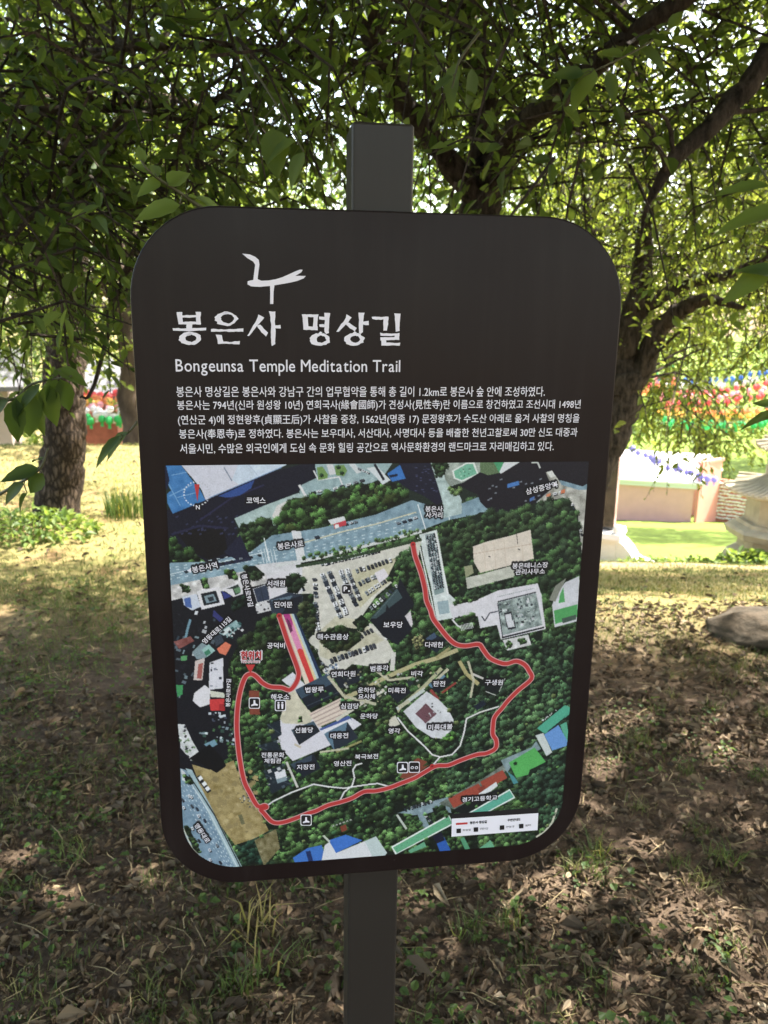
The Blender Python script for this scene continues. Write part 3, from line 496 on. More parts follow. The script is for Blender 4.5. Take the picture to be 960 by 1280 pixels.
    P([(671, 910), (706, 881), (714, 885), (711, 893), (681, 917)], (74, 170, 140), 4); P([(684, 914), (706, 896), (703, 900), (688, 916)], (30, 40, 46)); P([(700, 906), (708, 902), (712, 926), (708, 928)], (84, 172, 140)); P([(680, 918), (698, 906), (709, 926), (708, 932), (690, 938)], (96, 146, 214), 4); P([(669, 919), (679, 916), (690, 940), (683, 945)], (196, 202, 200), 5); s.clutter([(680, 900), (704, 880), (700, 884), (678, 900)], 8, ((214, 214, 214),), 1, 3)
    T([(662, 975), (690, 950), (715, 955), (705, 1040), (690, 1045), (670, 1010), (640, 990)], 4.2, ((44, 66, 52), (54, 84, 60), (62, 94, 66)))
    s.line([(696, 1010), (690, 1028), (680, 1040), (670, 1046)], 3, (196, 192, 170), 8)
    # glades, yards and odd roofs between the halls
    for q, w in (([(410, 845), (430, 870), (470, 880)], 4), ([(470, 838), (486, 850), (520, 846)], 3.4), ([(560, 836), (545, 850)], 4), ([(585, 826), (592, 850), (588, 872)], 3), ([(400, 940), (436, 935)], 3), ([(498, 884), (512, 876)], 5)): s.line(q, w, (190, 184, 158), 12)
    s.clutter([(420, 846), (455, 838), (480, 870), (440, 892)], 40, ((206, 202, 196), (70, 74, 70), (150, 146, 116), (58, 78, 52)), 1, 4, -.4)
    s.clutter([(322, 925), (352, 920), (366, 985), (334, 996)], 30, ((56, 70, 80), (34, 42, 50), (190, 190, 194), (70, 84, 96)), 1.5, 5, -.35)
    for _ in range(240):
        x, y = s.rng.uniform(320, 715), s.rng.uniform(840, 1060); G_ = s.g([(x, y)])[0]; gx, gy = int(G_[0]), int(G_[1])
        if 4 < gx < s.w - 4 and 4 < gy < s.h - 4 and s.I[gy, gx].sum() < 190: s.disc(G_[0], G_[1], s.rng.uniform(2, 5.5), np.array([(92, 140, 72), (78, 120, 66), (112, 128, 74), (70, 118, 76)][s.rng.integers(0, 4)]) * s.rng.uniform(.8, 1.1))
    # walking paths of the print
    for q in PATHS: s.line(q, 3.2, (60, 64, 60)); 
    for q in PATHS:
        s.line(q, 2.0, (224, 222, 222))
        for p in q: s.disc(*s.g([p])[0], 1.0 * s.k(), (224, 222, 222), False)
    # compass ring, stops, dark grounds of the lettering
    for i_ in range(26):
        a = i_ / 26 * 2 * math.pi; x, y = 246 + 16 * math.sin(a), 617 - 15 * math.cos(a)
        if i_ % 13 not in (0,): s.disc(*s.g([(x, y)])[0], 1.3, (232, 232, 236) if not (-0.2 < a < 2.4) else (186, 186, 200), False)
    hx, hy = (HALO[:, 0] - s.u0) / s.res, (s.z1 - HALO[:, 1]) / s.res; H = np.zeros((s.h, s.w))
    ok = (hx > 3) & (hx < s.w - 4) & (hy > 3) & (hy < s.h - 4); hx, hy = np.rint(hx[ok]).astype(int), np.rint(hy[ok]).astype(int)
    for ox in range(-3, 4):
        for oy in range(-3, 4):
            r2 = ox * ox + oy * oy
            if r2 < 12: np.maximum.at(H, (hy + oy, hx + ox), 0.92 if r2 < 7 else 0.5)
    I = s.I * (1 - H[..., None]) + np.array((24, 22, 26)) * H[..., None]
    I = I.mean(-1, keepdims=True) * .16 + I * .84; I = 118 + (I - 118) * 1.02; G_ = s.rng.normal(0, 1, I.shape[:2]); I = I + (G_ * 7)[..., None] * np.clip(I / 160, .25, 1)
    J = np.pad(I, ((1, 1), (1, 1), (0, 0)), 'edge'); I = 0.72 * I + 0.07 * (J[:-2, 1:-1] + J[2:, 1:-1] + J[1:-1, :-2] + J[1:-1, 2:])
    return s, I

# ------------------------------------------------------------------ information sign: thing > post, panel, map print, lettering, trail ...
sign = empty('information_sign', (SX, SD, 0.0), YAW)
tag(sign, 'dark brown trail information sign with Korean text and an aerial map on a square post', 'information sign')

def rounded(w, z0, z1, r, n=14):
    P = []
    for cx, cz, a0 in ((w / 2 - r, z1 - r, 0), (-w / 2 + r, z1 - r, 90), (-w / 2 + r, z0 + r, 180), (w / 2 - r, z0 + r, 270)):
        for i in range(n + 1):
            a = math.radians(a0 + 90 * i / n); P.append((cx + r * math.cos(a), cz + r * math.sin(a)))
    return np.array(P)
def slab(P, y0, y1, bev):
    c = P.mean(0); k = len(P)
    d = np.roll(P, -1, 0) - np.roll(P, 1, 0); nn = np.stack([d[:, 1], -d[:, 0]], 1); nn /= np.linalg.norm(nn, axis=1)[:, None] + 1e-9
    rings = []
    for y, off in ((y0, bev), (y0 + bev * .3, bev * .3), (y0 + bev, 0), (y1 - bev, 0), (y1, bev)):
        q = P - nn * off; rings.append(np.stack([q[:, 0], np.full(k, y), q[:, 1]], 1))
    V = np.concatenate(rings); j = np.arange(k); j2 = (j + 1) % k
    F = [np.stack([r * k + j, (r + 1) * k + j, (r + 1) * k + j2, r * k + j2], 1) for r in range(4)]
    return V, [np.concatenate(F), np.arange(k)[::-1], np.arange(k) + 4 * k]
ZT, ZB = STOP, STOP - PH
V, F = slab(rounded(PW, ZB, ZT, 0.106), 0.0, PT, 0.0022)
mb = MB(); mb.V.append(V); mb.F = F; mb.n = len(V)
panel = mb.build('panel', M['sign_metal'], sign)

# post (square tube with a capped top), behind the panel
a0, a1 = pan([440], [160], PT + .002)[0], pan([516], [160], PT + .002)[0]
pxc = 0.5 * (pan([478], [200], PT + .002)[0][0] + pan([465.5], [1200], PT + .002)[0][0]); pw = 0.0745; ptop = pan([478], [153.5], PT + .002)[0][1]
sq = np.array([(-1, -1), (1, -1), (1, 1), (-1, 1)]) * pw / 2; q = []
for cx, cy, a0 in ((1, 1, 0), (-1, 1, 90), (-1, -1, 180), (1, -1, 270)):
    for i in range(5):
        a = math.radians(a0 + 90 * i / 4); q.append((cx * (pw / 2 - .004) + .004 * math.cos(a), cy * (pw / 2 - .004) + .004 * math.sin(a)))
q = np.array(q); k = len(q); V = []
for z, sc in ((-0.25, 1), (ptop - .003, 1), (ptop, .94)): V.append(np.stack([q[:, 0] * sc + pxc, q[:, 1] * sc + PT + .0005 + pw / 2, np.full(k, z)], 1))
j = np.arange(k); j2 = (j + 1) % k
mesh('post', np.concatenate(V), [np.stack([r * k + j, r * k + j2, (r + 1) * k + j2, (r + 1) * k + j], 1) for r in range(2)] + [np.arange(k) + 2 * k], M['post_metal'], sign)
for z in (ZT - .14, ZB + .16):                                   # steel brackets that clamp the board to the post
    mb = MB(); mb.box((pxc, PT + pw / 2 + .006, z), (pw + .012, pw - .002, .03)); mb.build('bracket', M['post_metal'], sign)

def flat(pts, dy=0.0):                                            # print-plane (u, z) -> local 3-D, dy in front of the board
    pts = np.asarray(pts, float); return np.stack([pts[:, 0], np.full(len(pts), -dy), pts[:, 1]], 1)

# ---- lettering
_tc = {}
def set_type(bodies):
    """one text block, one string per line, cut back into flat outlines per string"""
    bodies = list(dict.fromkeys(bodies)); SP = 4.0
    c = bpy.data.curves.new('lettering', 'FONT'); c.body = '\n'.join(bodies); c.fill_mode = 'FRONT'; c.resolution_u = 3; c.space_line = SP
    o = bpy.data.objects.new('lettering', c); COL.objects.link(o)
    bpy.context.view_layer.update()
    me = bpy.data.meshes.new_from_object(o.evaluated_get(bpy.context.evaluated_depsgraph_get()))
    V = np.zeros(len(me.vertices) * 3, np.float32); me.vertices.foreach_get('co', V); V = V.reshape(-1, 3)[:, :2].astype(float)
    L = np.zeros(len(me.loops), np.int32); me.loops.foreach_get('vertex_index', L)
    P0 = np.zeros(len(me.polygons), np.int32); me.polygons.foreach_get('loop_start', P0); P1 = np.zeros(len(me.polygons), np.int32); me.polygons.foreach_get('loop_total', P1)
    bpy.data.objects.remove(o); bpy.data.curves.remove(c); bpy.data.meshes.remove(me)
    T3 = np.array([L[p:p + 3] for p, n_ in zip(P0, P1)])
    row = np.rint((0.3 - V[T3[:, 0], 1]) / SP).astype(int)
    for r, body in enumerate(bodies):
        f = T3[row == r]; u, inv = np.unique(f, return_inverse=True)
        _tc[body] = (V[u] + (0, r * SP), inv.reshape(-1, 3))
def textmesh(body): return _tc[body]

def fit(V, pl, pr_, h, cen=None):
    """V scaled to run from point pl to point pr_ (print plane, mid height) with letters h tall"""
    lo, hi = V.min(0), V.max(0) if cen is None else V.max(0)
    d = np.asarray(pr_) - np.asarray(pl); Lw = np.linalg.norm(d); d = d / Lw; n = np.array([-d[1], d[0]])
    u = (V[:, 0] - lo[0]) / (hi[0] - lo[0]) * Lw
    ylo, yhi = (lo[1], hi[1]) if cen is None else cen
    v = ((V[:, 1] - ylo) / (yhi - ylo) - 0.5) * h
    return np.asarray(pl) + u[:, None] * d + v[:, None] * n
MMPX = 1 / 960.0
PARA = (('봉은사 명상길은 봉은사와 강남구 간의 업무협약을 통해 총 길이 1.2km로 봉은사 숲 안에 조성하였다.', 220.5, 489.5, 681, 489.3),
        ('봉은사는 794년(신라 원성왕 10년) 연회국사(緣會國師)가 견성사(見性寺)란 이름으로 창건하였고 조선시대 1498년', 221.5, 507.2, 725.5, 505.8),
        ('(연산군 4)에 정현왕후(貞顯王后)가 사찰을 중창, 1562년(명종 17) 문정왕후가 수도산 아래로 옮겨 사찰의 명칭을', 222.5, 525.6, 724, 523.4),
        ('봉은사(奉恩寺)로 정하였다. 봉은사는 보우대사, 서산대사, 사명대사 등을 배출한 천년고찰로써 30만 신도 대중과', 224, 543.2, 721.5, 540.8),
        ('서울시민, 수많은 외국인에게 도심 속 문화 힐링 공간으로 역사문화환경의 랜드마크로 자리매김하고 있다.', 225, 561, 692, 557.8))
LAB = [('코엑스', 320, 625, 9, 0), ('봉은사로', 363, 680.5, 9, 8), ('봉은사역', 256, 708.5, 9, 12), ('서래원', 345, 728.5, 8.6, 0), ('진여문', 354, 755, 8.6, 0), ('공덕비', 345, 806, 8.6, 0), ('해수관음상', 416, 795, 8.6, 0), ('보우당', 491, 780, 9, 0), ('다래헌', 542, 805, 8.6, 0),
       ('연희다원', 429, 841.5, 8.6, 2), ('범종각', 474, 834.5, 8.6, 2), ('비각', 521, 841, 8.4, 0), ('판전', 548.5, 853.5, 8.6, 0), ('구생원', 617, 852, 8.6, 0), ('미륵전', 496, 862, 8.4, 0), ('미륵대불', 550, 907.5, 8.6, 2), ('영각', 492.5, 912.5, 8.4, 0), ('운하당', 458, 861.5, 8, 0), ('요사체', 458, 869.5, 8, 0), ('심검당', 437, 881.5, 8.4, 0), ('운하당', 461, 894, 8.2, 0), ('선불당', 380, 911.5, 8.4, 2), ('대웅전', 424, 918.5, 8.6, 2), ('지장전', 382, 957.5, 8.4, 2), ('영산전', 428, 953, 8.4, 2), ('북극보전', 458, 944.5, 8.2, 2),
       ('전통문화', 341, 942.5, 8, 0), ('체험관', 341, 949.8, 8, 0), ('해우소', 350, 870, 8.6, 0), ('법왕루', 393, 861, 8.8, 2), ('봉은사', 542, 635.5, 8, 0), ('사거리', 542, 643.2, 8, 0), ('삼성중앙역', 676, 609.5, 9, 14), ('봉은테니스장', 662, 706, 8.2, 2), ('관리사무소', 662, 713.8, 8.2, 2), ('경기고등학교', 599, 997, 8.2, 4), ('영동대로', 253, 1040, 7.6, -56), ('봉은사로97길', 309.5, 737, 7.6, -78), ('봉은사로97길', 285.5, 865, 6.4, 88), ('영동대로115길', 271, 787, 7.6, 42), ('N', 247.5, 633.5, 5.6, 0)]
set_type([p[0] for p in PARA] + [l[0] for l in LAB] + sorted(set('BongeunsaTempleMeditationTrail')) + ['현위치', 'You are here', '봉은사 명상길', '주변안내도', '화장실', '운동시설', '전망대', '쉼터', 'P'])
HALO = []
for body, x, y, s_, ang in LAB:
    V, F = textmesh(body); w = np.ptp(V[:, 0]) / np.ptp(V[:, 1]) * s_ * 0.9; a = math.radians(ang)
    P = fit(V, pan([x - math.cos(a) * w / 2], [y + math.sin(a) * w / 2])[0], pan([x + math.cos(a) * w / 2], [y - math.sin(a) * w / 2])[0], s_ * MMPX)
    for i, j in ((0, 1), (1, 2), (2, 0)):
        A, B = P[F[:, i]], P[F[:, j]]
        for t in (0, .33, .66): HALO.append(A + (B - A) * t)
HALO = np.concatenate(HALO)
pr, I = draw_map()
Zg, Ug = np.meshgrid(pr.z1 - np.arange(pr.h) * pr.res, pr.u0 + np.arange(pr.w) * pr.res, indexing='ij')
V = flat(np.stack([Ug.ravel(), Zg.ravel()], 1), 0.0006)
i, j = np.meshgrid(np.arange(pr.h - 1), np.arange(pr.w - 1), indexing='ij'); b = (i * pr.w + j).ravel()
F = np.stack([b, b + pr.w, b + pr.w + 1, b + 1], 1)
R_ = 0.074; uc, zc = Ug.ravel()[F].mean(1), Zg.ravel()[F].mean(1)
du = np.maximum(np.maximum(MU0 + R_ - uc, uc - (MU1 - R_)), 0); dz = np.maximum(MZ0 + R_ - zc, 0)
F = F[du * du + dz * dz < R_ * R_]
m = bpy.data.materials.new('printed_aerial_photo'); t, out, nd, link = nt(m)
a = nd('Attribute', attribute_name='print'); bs = nd('BsdfPrincipled', inp={'Roughness': 0.5, 'Specular IOR Level': 0.25}); link(a.outputs['Color'], bs.inputs['Base Color']); link(bs.outputs[0], out.inputs[0])
map_o = mesh('map_print', V, F, m, panel, attrs={'print': lin(np.clip(I, 6, 240).reshape(-1, 3)) * np.array((0.92, 0.92, 0.96))})


# title in rough brushed strokes (traced as shapes on the board)
T1 = [[(125, 60), (168, 62), (166, 90), (170, 112), (172, 150), (140, 150), (135, 110), (128, 75)], [(268, 58), (310, 60), (305, 100), (307, 152), (270, 153), (272, 110)], [(160, 84), (280, 82), (280, 100), (160, 104)], [(138, 133), (306, 132), (306, 154), (140, 152)],
      [(200, 150), (242, 152), (240, 184), (200, 186)], [(97, 180), (180, 184), (348, 178), (347, 198), (200, 204), (98, 200)], [(200, 232), (238, 207), (232, 224), (215, 240)],
      [(470, 75), (488, 58), (505, 52), (508, 62), (492, 76)], [(380, 186), (480, 192), (625, 184), (624, 208), (480, 208), (383, 208)], [(418, 228), (465, 232), (470, 262), (478, 282), (540, 284), (600, 278), (597, 303), (500, 296), (435, 300), (430, 270), (425, 250)],
      [(738, 76), (782, 104), (742, 150), (700, 200), (668, 240), (654, 238), (690, 180), (725, 115)], [(728, 165), (750, 152), (780, 186), (810, 215), (796, 244), (760, 210)], [(818, 55), (866, 58), (862, 130), (866, 200), (864, 300), (838, 314), (832, 250), (832, 150), (825, 100)], [(860, 162), (905, 155), (906, 185), (860, 182)]]
T2 = [[(105, 78), (148, 80), (150, 130), (155, 190), (115, 194), (112, 130)], [(190, 80), (228, 78), (220, 140), (222, 192), (186, 190), (190, 130)], [(110, 78), (228, 78), (226, 96), (112, 102)], [(115, 168), (222, 166), (222, 196), (116, 194)], [(270, 65), (315, 68), (308, 140), (304, 215), (285, 224), (272, 210), (276, 130)], [(232, 95), (282, 98), (282, 120), (235, 116)], [(234, 150), (282, 152), (282, 174), (236, 172)], [(215, 228), (245, 205), (258, 212), (235, 238)],
      [(440, 76), (478, 102), (430, 160), (380, 210), (362, 208), (400, 150), (435, 100)], [(430, 150), (455, 138), (485, 160), (512, 180), (500, 205), (465, 182)], [(526, 65), (572, 68), (562, 130), (562, 212), (545, 224), (532, 215), (532, 120)], [(558, 132), (606, 126), (606, 158), (558, 154)], [(480, 224), (500, 205), (515, 215), (495, 238)],
      [(628, 95), (700, 98), (755, 96), (750, 150), (740, 200), (716, 200), (712, 150), (714, 115), (660, 118), (630, 112)], [(798, 70), (842, 72), (836, 140), (836, 200), (808, 208), (804, 140)], [(690, 216), (760, 221), (835, 218), (835, 240), (692, 239)], [(800, 222), (836, 222), (832, 266), (800, 266)], [(692, 250), (832, 246), (832, 268), (694, 272)], [(694, 254), (734, 254), (738, 306), (702, 306)], [(700, 289), (840, 290), (838, 312), (702, 313)]]
RG1 = [(227, 258, 84, 50, 232, 258, 42, 26), (496, 111, 86, 53, 506, 109, 50, 34)]
RG2 = [(240, 266, 78, 47, 248, 264, 36, 26), (495, 266, 76, 47, 503, 264, 36, 26)]
mb = MB(); lev = 0
def shape(mb, px, dy, subdiv=True, jit=0.0):
    px = np.asarray(px, float)
    if subdiv:
        q = []
        for a, b in zip(px, np.roll(px, -1, 0)):
            n = max(1, int(np.linalg.norm(b - a) / 3.0))
            for k_ in range(n): q.append(a + (b - a) * k_ / n)
        px = np.array(q); px = px + RNG.normal(0, jit, px.shape)
    P = flat(panp(px), dy)
    mb.add(P, [np.arange(len(P))[::-1]])
for T_, RG, ox in ((T1, RG1, 200), (T2, RG2, 360)):
    mb = MB()
    for q in T_:
        lev = (lev + 1) % 8; shape(mb, np.array(q) / 6.0 + (ox, 380), 0.0006 + lev * 0.00004, True, 0.22)
    for (cx, cy, rx, ry, ix, iy, ax, ay) in RG:
        n = 26; th = np.arange(n) / n * 2 * math.pi; w = 1 + RNG.normal(0, .045, n); w2 = 1 + RNG.normal(0, .06, n)
        O = np.stack([cx + rx * np.cos(th) * w, cy + ry * np.sin(th) * w], 1) / 6 + (ox, 380); N_ = np.stack([ix + ax * np.cos(th) * w2, iy + ay * np.sin(th) * w2], 1) / 6 + (ox, 380)
        lev = (lev + 1) % 8; P = flat(np.concatenate([panp(O), panp(N_)]), 0.0006 + lev * .00004); j = np.arange(n); j2 = (j + 1) % n
        mb.add(P, np.stack([j, n + j, n + j2, j2], 1))
    mb.build('title_lettering', M['print_white'], panel)
# crane-like emblem above the title
mb = MB()
shape(mb, [(302.7, 317), (312, 318), (319, 321), (323.5, 325), (324.3, 331), (323, 340), (322, 349), (327, 351), (336, 350.6), (345, 349), (353, 346.5), (362, 342.5), (369, 339.3), (375, 337), (378.4, 337.3), (376.5, 340.5), (369, 345), (374, 344.8), (382.3, 345), (379.5, 348), (372, 351), (363, 353.2), (352, 355.2), (343, 356.6), (342, 365), (341.6, 380), (337.6, 380), (337.8, 365), (337.5, 357.4), (325, 358.6), (314, 358), (309.4, 355.4), (309.6, 351.6), (313, 350.6), (316.6, 350), (317.8, 340), (319, 331), (316.5, 327), (309, 322.5)], 0.0007, False)
mb.build('emblem', M['print_white'], panel)
def text(mb, body, xl, yl, xr, yr, h, bold=0.0, dy=0.0006, cen=None):
    V, F = textmesh(body)
    P = fit(V, pan([xl], [yl])[0], pan([xr], [yr])[0], h * MMPX, cen)
    for k_, (ox, oz) in enumerate(((-1, 0), (1, 0), (0, 1), (0, -1)) if bold else ((0, 0),)):
        mb.add(flat(P + np.array((ox, oz)) * bold * MMPX, dy + k_ * .00004), F)
ENG = 'Bongeunsa Temple Meditation Trail'; mb = MB(); vs, fs, x0_, n_ = [], [], 0.0, 0       # wide spaced subtitle, letter by letter
for ch in ENG:
    if ch == ' ': x0_ += .30; continue
    V, F = textmesh(ch); vs.append(V - (V[:, 0].min() - x0_, 0)); fs.append(F + n_); n_ += len(V); x0_ += np.ptp(V[:, 0]) + .105
V, F = np.concatenate(vs), np.concatenate(fs); cap = textmesh('T')[0][:, 1].max(); a_, b_ = pan([220], [464.2])[0], pan([500], [464.8])[0]; d_ = (b_ - a_) / (x0_ - .105); nn_ = np.array([-d_[1], d_[0]]) / np.linalg.norm(d_)
for k_, (ox, oz) in enumerate(((-1, 0), (1, 0), (0, 1), (0, -1))): mb.add(flat(a_ + V[:, :1] * d_ + V[:, 1:] / cap * 13.6 * MMPX * nn_ + np.array((ox, oz)) * .12 * MMPX, .0006 + k_ * .00004), F)
mb.build('english_lettering', M['print_white'], panel)
mb = MB()
for body, xl, yl, xr, yr in PARA:
    text(mb, body, xl, yl, xr, yr, 12.9 if '(' in body else 12.2, 0.07)
mb.build('paragraph_lettering', M['print_white'], panel)

# ---- trail line: white casing, red core (each a strip that follows the route)
def strip(mb, pts, w, dy):
    p, _ = smoothpath(np.c_[pts, np.zeros(len(pts))], np.ones(len(pts)), 4); P = panp(p[:, :2]); w = w * MMPX
    T = np.gradient(P, axis=0); T /= np.linalg.norm(T, axis=1)[:, None] + 1e-9; N_ = np.stack([-T[:, 1], T[:, 0]], 1) * w / 2
    Q = np.empty((2 * len(P), 2)); Q[0::2] = P - N_; Q[1::2] = P + N_; k = np.arange(len(P) - 1) * 2
    mb.add(flat(Q, dy), np.stack([k, k + 2, k + 3, k + 1], 1))
def dot(mb, x, y, r, dy, n=16):
    c = pan([x], [y])[0]; th = -np.arange(n) / n * 2 * math.pi; mb.add(flat(c + np.stack([np.cos(th), np.sin(th)], 1) * r * MMPX, dy), [np.arange(n)[::-1]])
mb = MB(); strip(mb, TRAIL, 7.4, .0010); mb.build('trail_casing', principled('pink_print', lin((236, 178, 184)) * .66, .5, .3), panel)
mb = MB(); strip(mb, TRAIL, 5.0, .0013)
for x, y in ((516, 680), (349, 769), (540, 957)): dot(mb, x, y, 3.4, .0018)
shape(mb, [(307, 830), (319, 830), (313, 841)], .0018, False); shape(mb, [(243, 605), (249.5, 605), (246.8, 627)], .0012, False)
mb.build('trail_line', M['print_red'], panel)
M['print_dark_red'] = principled('dark_red_print', lin((120, 34, 40)), .5, .3)
for x, y in ((516, 680), (349, 769), (540, 957)): mb = MB(); dot(mb, x, y, 1.6, .0021); mb.build('trail_stop', M['print_dark_red'], panel)

# ---- place names on the map, each on its dark print shadow
mw = MB()
for body, x, y, s_, ang in LAB:
    V, F = textmesh(body); w = np.ptp(V[:, 0]) / np.ptp(V[:, 1]) * s_ * 0.9; a = math.radians(ang)
    dx, dy_ = math.cos(a) * w / 2, -math.sin(a) * w / 2
    text(mw, body, x - dx, y - dy_, x + dx, y + dy_, s_ * .9, 0.12, .0024)
shape(mw, [(234, 712.5), (239, 709), (239, 715)], .0024, False); shape(mw, [(697, 605), (691, 602.5), (691.5, 608)], .0024, False)
mw.build('place_name_lettering', M['print_white'], panel)
mb, mb2 = MB(), MB()
text(mb2, '현위치', 300.5, 818.5, 327, 818.5, 12.6, 1.1, .0014); text(mb2, 'You are here', 301, 826, 325, 826, 4.4, .7, .0014); text(mb, '현위치', 301.5, 818.5, 326, 818.5, 11.4, 0.45, .0020); text(mb, 'You are here', 302, 826, 324, 826, 3.6, 0, .0020)
mb.build('you_are_here_lettering', M['print_red'], panel); mb2.build('you_are_here_outline', M['print_white'], panel)
# ---- legend box and facility symbols
mb, mk, mr = MB(), MB(), MB()
shape(mk, [(564.5, 1016.5), (672.5, 1009), (672.5, 1016), (564.5, 1024)], .0013, False)
shape(mb, [(564.5, 1022.5), (672.5, 1015.5), (671.5, 1036.8), (564, 1045)], .0017, False)
shape(mr, [(569.5, 1027.8), (584, 1026.8), (584, 1029.2), (569.5, 1030.2)], .0021, False)
text(mk, '봉은사 명상길', 587, 1027.4, 608, 1026, 4.4, .15, .0021); text(mk, '주변안내도', 634, 1024.2, 650, 1023, 4.2, .15, .0021)
for x, y, b_ in ((573, 1037.5, '화장실'), (594.5, 1035.8, '운동시설'), (627, 1033.4, '전망대'), (651, 1031.6, '쉼터')):
    shape(mk, [(x - 2.8, y - 2.6), (x + 2.8, y - 3), (x + 2.8, y + 2.6), (x - 2.8, y + 3)], .0021, False); w = 10 if len(b_) > 2 else 7
    text(mk, b_, x + 5, y - .8, x + 5 + w, y - 1.4, 3.4, 0, .0021)
IC = [(318, 878, 's'), (350.5, 881, 't'), (433, 736, 'p'), (503, 958.5, 's'), (517.5, 958, 'o'), (382.5, 1024, 's')]
def rbox(mb, x, y, h, dy, r=2.0):
    P = []
    for cx, cy, a0 in ((1, 1, 0), (-1, 1, 90), (-1, -1, 180), (1, -1, 270)):
        for i in range(4):
            a = math.radians(a0 + 30 * i); P.append((x + cx * (h - r) + r * math.cos(a), y + cy * (h - r) + r * math.sin(a)))
    shape(mb, P, dy, False)
for x, y, k_ in IC:
    mi, mwh = MB(), MB()
    rbox(mwh, x, y, 7.0 if k_ != 'p' else 6, .0019); rbox(mi, x, y, 6.0 if k_ != 'p' else 5.6, .0022)
    if k_ == 's': shape(mwh, [(x - 1, y - 4), (x + 1, y - 4), (x + 1.4, y), (x + 4.4, y + 1.4), (x + 4, y + 3), (x + 1, y + 2.6), (x - 4, y + 3.6), (x - 4, y + 2), (x - 1.2, y + .6)], .0026, False)
    if k_ == 't':
        for d in (-2.4, 2.4): shape(mwh, [(x + d - 1.5, y - 2), (x + d + 1.5, y - 2), (x + d + 1, y + 4), (x + d - 1, y + 4)], .0026, False); dot(mwh, x + d, y - 3.6, 1.3, .0026)
    if k_ == 'p': text(mwh, 'P', x - 3.4, y - .6, x + .6, y - .6, 6, .3, .0026); dot(mwh, x + 3, y + 2, 1.2, .0026)
    if k_ == 'o':
        for d in (-2.6, 2.6): dot(mwh, x + d, y + .3, 2.2, .0026); dot(mi, x + d, y + .3, 1.2, .0029)
    mwh.build('facility_symbol', M['print_white'], panel); mi.build('facility_plate', M['print_dark'], panel)
mb.build('legend_box', M['print_white'], panel); mk.build('legend_lettering', M['print_dark'], panel); mr.build('legend_line', M['print_red'], panel)

# ------------------------------------------------------------------ ground: one sheet, a hilltop that falls away behind the sign
def sst(t): t = np.clip(t, 0, 1); return t * t * (3 - 2 * t)
_P = np.random.default_rng(3).uniform(-1, 1, (64, 64))
def vnoise(x, y):
    xi, yi = np.floor(x).astype(int), np.floor(y).astype(int); fx, fy = sst(x - xi), sst(y - yi); a, b, c, d = _P[xi % 64, yi % 64], _P[(xi + 1) % 64, yi % 64], _P[xi % 64, (yi + 1) % 64], _P[(xi + 1) % 64, (yi + 1) % 64]
    return (a * (1 - fx) + b * fx) * (1 - fy) + (c * (1 - fx) + d * fx) * fy
def ground_z(x, y):
    x, y = np.asarray(x, float), np.asarray(y, float); yy = np.maximum(y, 0.5)
    w = sst((x / yy + 0.02) / 0.16)
    hl = -np.maximum(0, y - 9.2) * 0.34 * sst((y - 8.8) / 2.2) ; hl = np.maximum(hl, -5.9)
    hr = np.interp(y, [0, 4.1, 4.9, 10.3, 10.9, 12.0, 28.0, 31.0, 400.0], [0, 0, -.19, -1.64, -1.86, -2.17, -5.50, -5.85, -5.9])
    z = hl * (1 - w) + hr * w
    return z + 0.035 * vnoise(x * 0.8, y * 0.8) * sst(np.hypot(x, y) / 3) + 0.015 * vnoise(x * 2.3 + 9, y * 2.3) + 0.006 * vnoise(x * 7, y * 7)
xs = np.concatenate([-np.geomspace(4.2, 300, 60)[::-1], np.linspace(-4, 4, 160), np.geomspace(4.2, 300, 60)])
ys = np.concatenate([-np.geomspace(1.6, 120, 16)[::-1], np.linspace(-1.4, 8, 190), np.geomspace(8.1, 400, 120)])
X, Y = np.meshgrid(xs, ys, indexing='ij'); V = np.stack([X.ravel(), Y.ravel(), ground_z(X.ravel(), Y.ravel())], 1)
i, j = np.meshgrid(np.arange(len(xs) - 1), np.arange(len(ys) - 1), indexing='ij'); b = (i * len(ys) + j).ravel(); n = len(ys)
m = bpy.data.materials.new('woodland_ground'); t, out, nd, link = nt(m)
tc = nd('TexCoord'); bs = nd('BsdfPrincipled', inp={'Roughness': 0.95, 'Specular IOR Level': 0.1}); link(bs.outputs[0], out.inputs[0])
n1 = nd('TexNoise', inp={'Scale': 34.0, 'Detail': 8.0, 'Roughness': 0.7}); link(tc.outputs['Object'], n1.inputs['Vector'])
n2 = nd('TexNoise', inp={'Scale': 1.3, 'Detail': 6.0, 'Roughness': 0.65}); link(tc.outputs['Object'], n2.inputs['Vector'])
n3 = nd('TexNoise', inp={'Scale': 150.0, 'Detail': 4.0, 'Roughness': 0.7}); link(tc.outputs['Object'], n3.inputs['Vector'])
soil = ramp(nd, link, n1.outputs[0], [(0.25, (0.035, 0.024, 0.017)), (0.5, (0.085, 0.06, 0.042)), (0.72, (0.15, 0.108, 0.074)), (0.85, (0.22, 0.17, 0.12))])
dry = ramp(nd, link, n3.outputs[0], [(0.3, (0.08, 0.085, 0.026)), (0.5, (0.175, 0.155, 0.06)), (0.7, (0.29, 0.23, 0.115))])
lush = ramp(nd, link, n3.outputs[0], [(0.3, (0.07, 0.12, 0.018)), (0.7, (0.17, 0.22, 0.045))])
sx = nd('SeparateXYZ'); link(tc.outputs['Object'], sx.inputs[0])
def rng_map(src, a, b_, c=0.0, d=1.0):
    q = nd('MapRange', interpolation_type='SMOOTHSTEP', inp={1: a, 2: b_, 3: c, 4: d}); link(src, q.inputs[0]); return q.outputs[0]
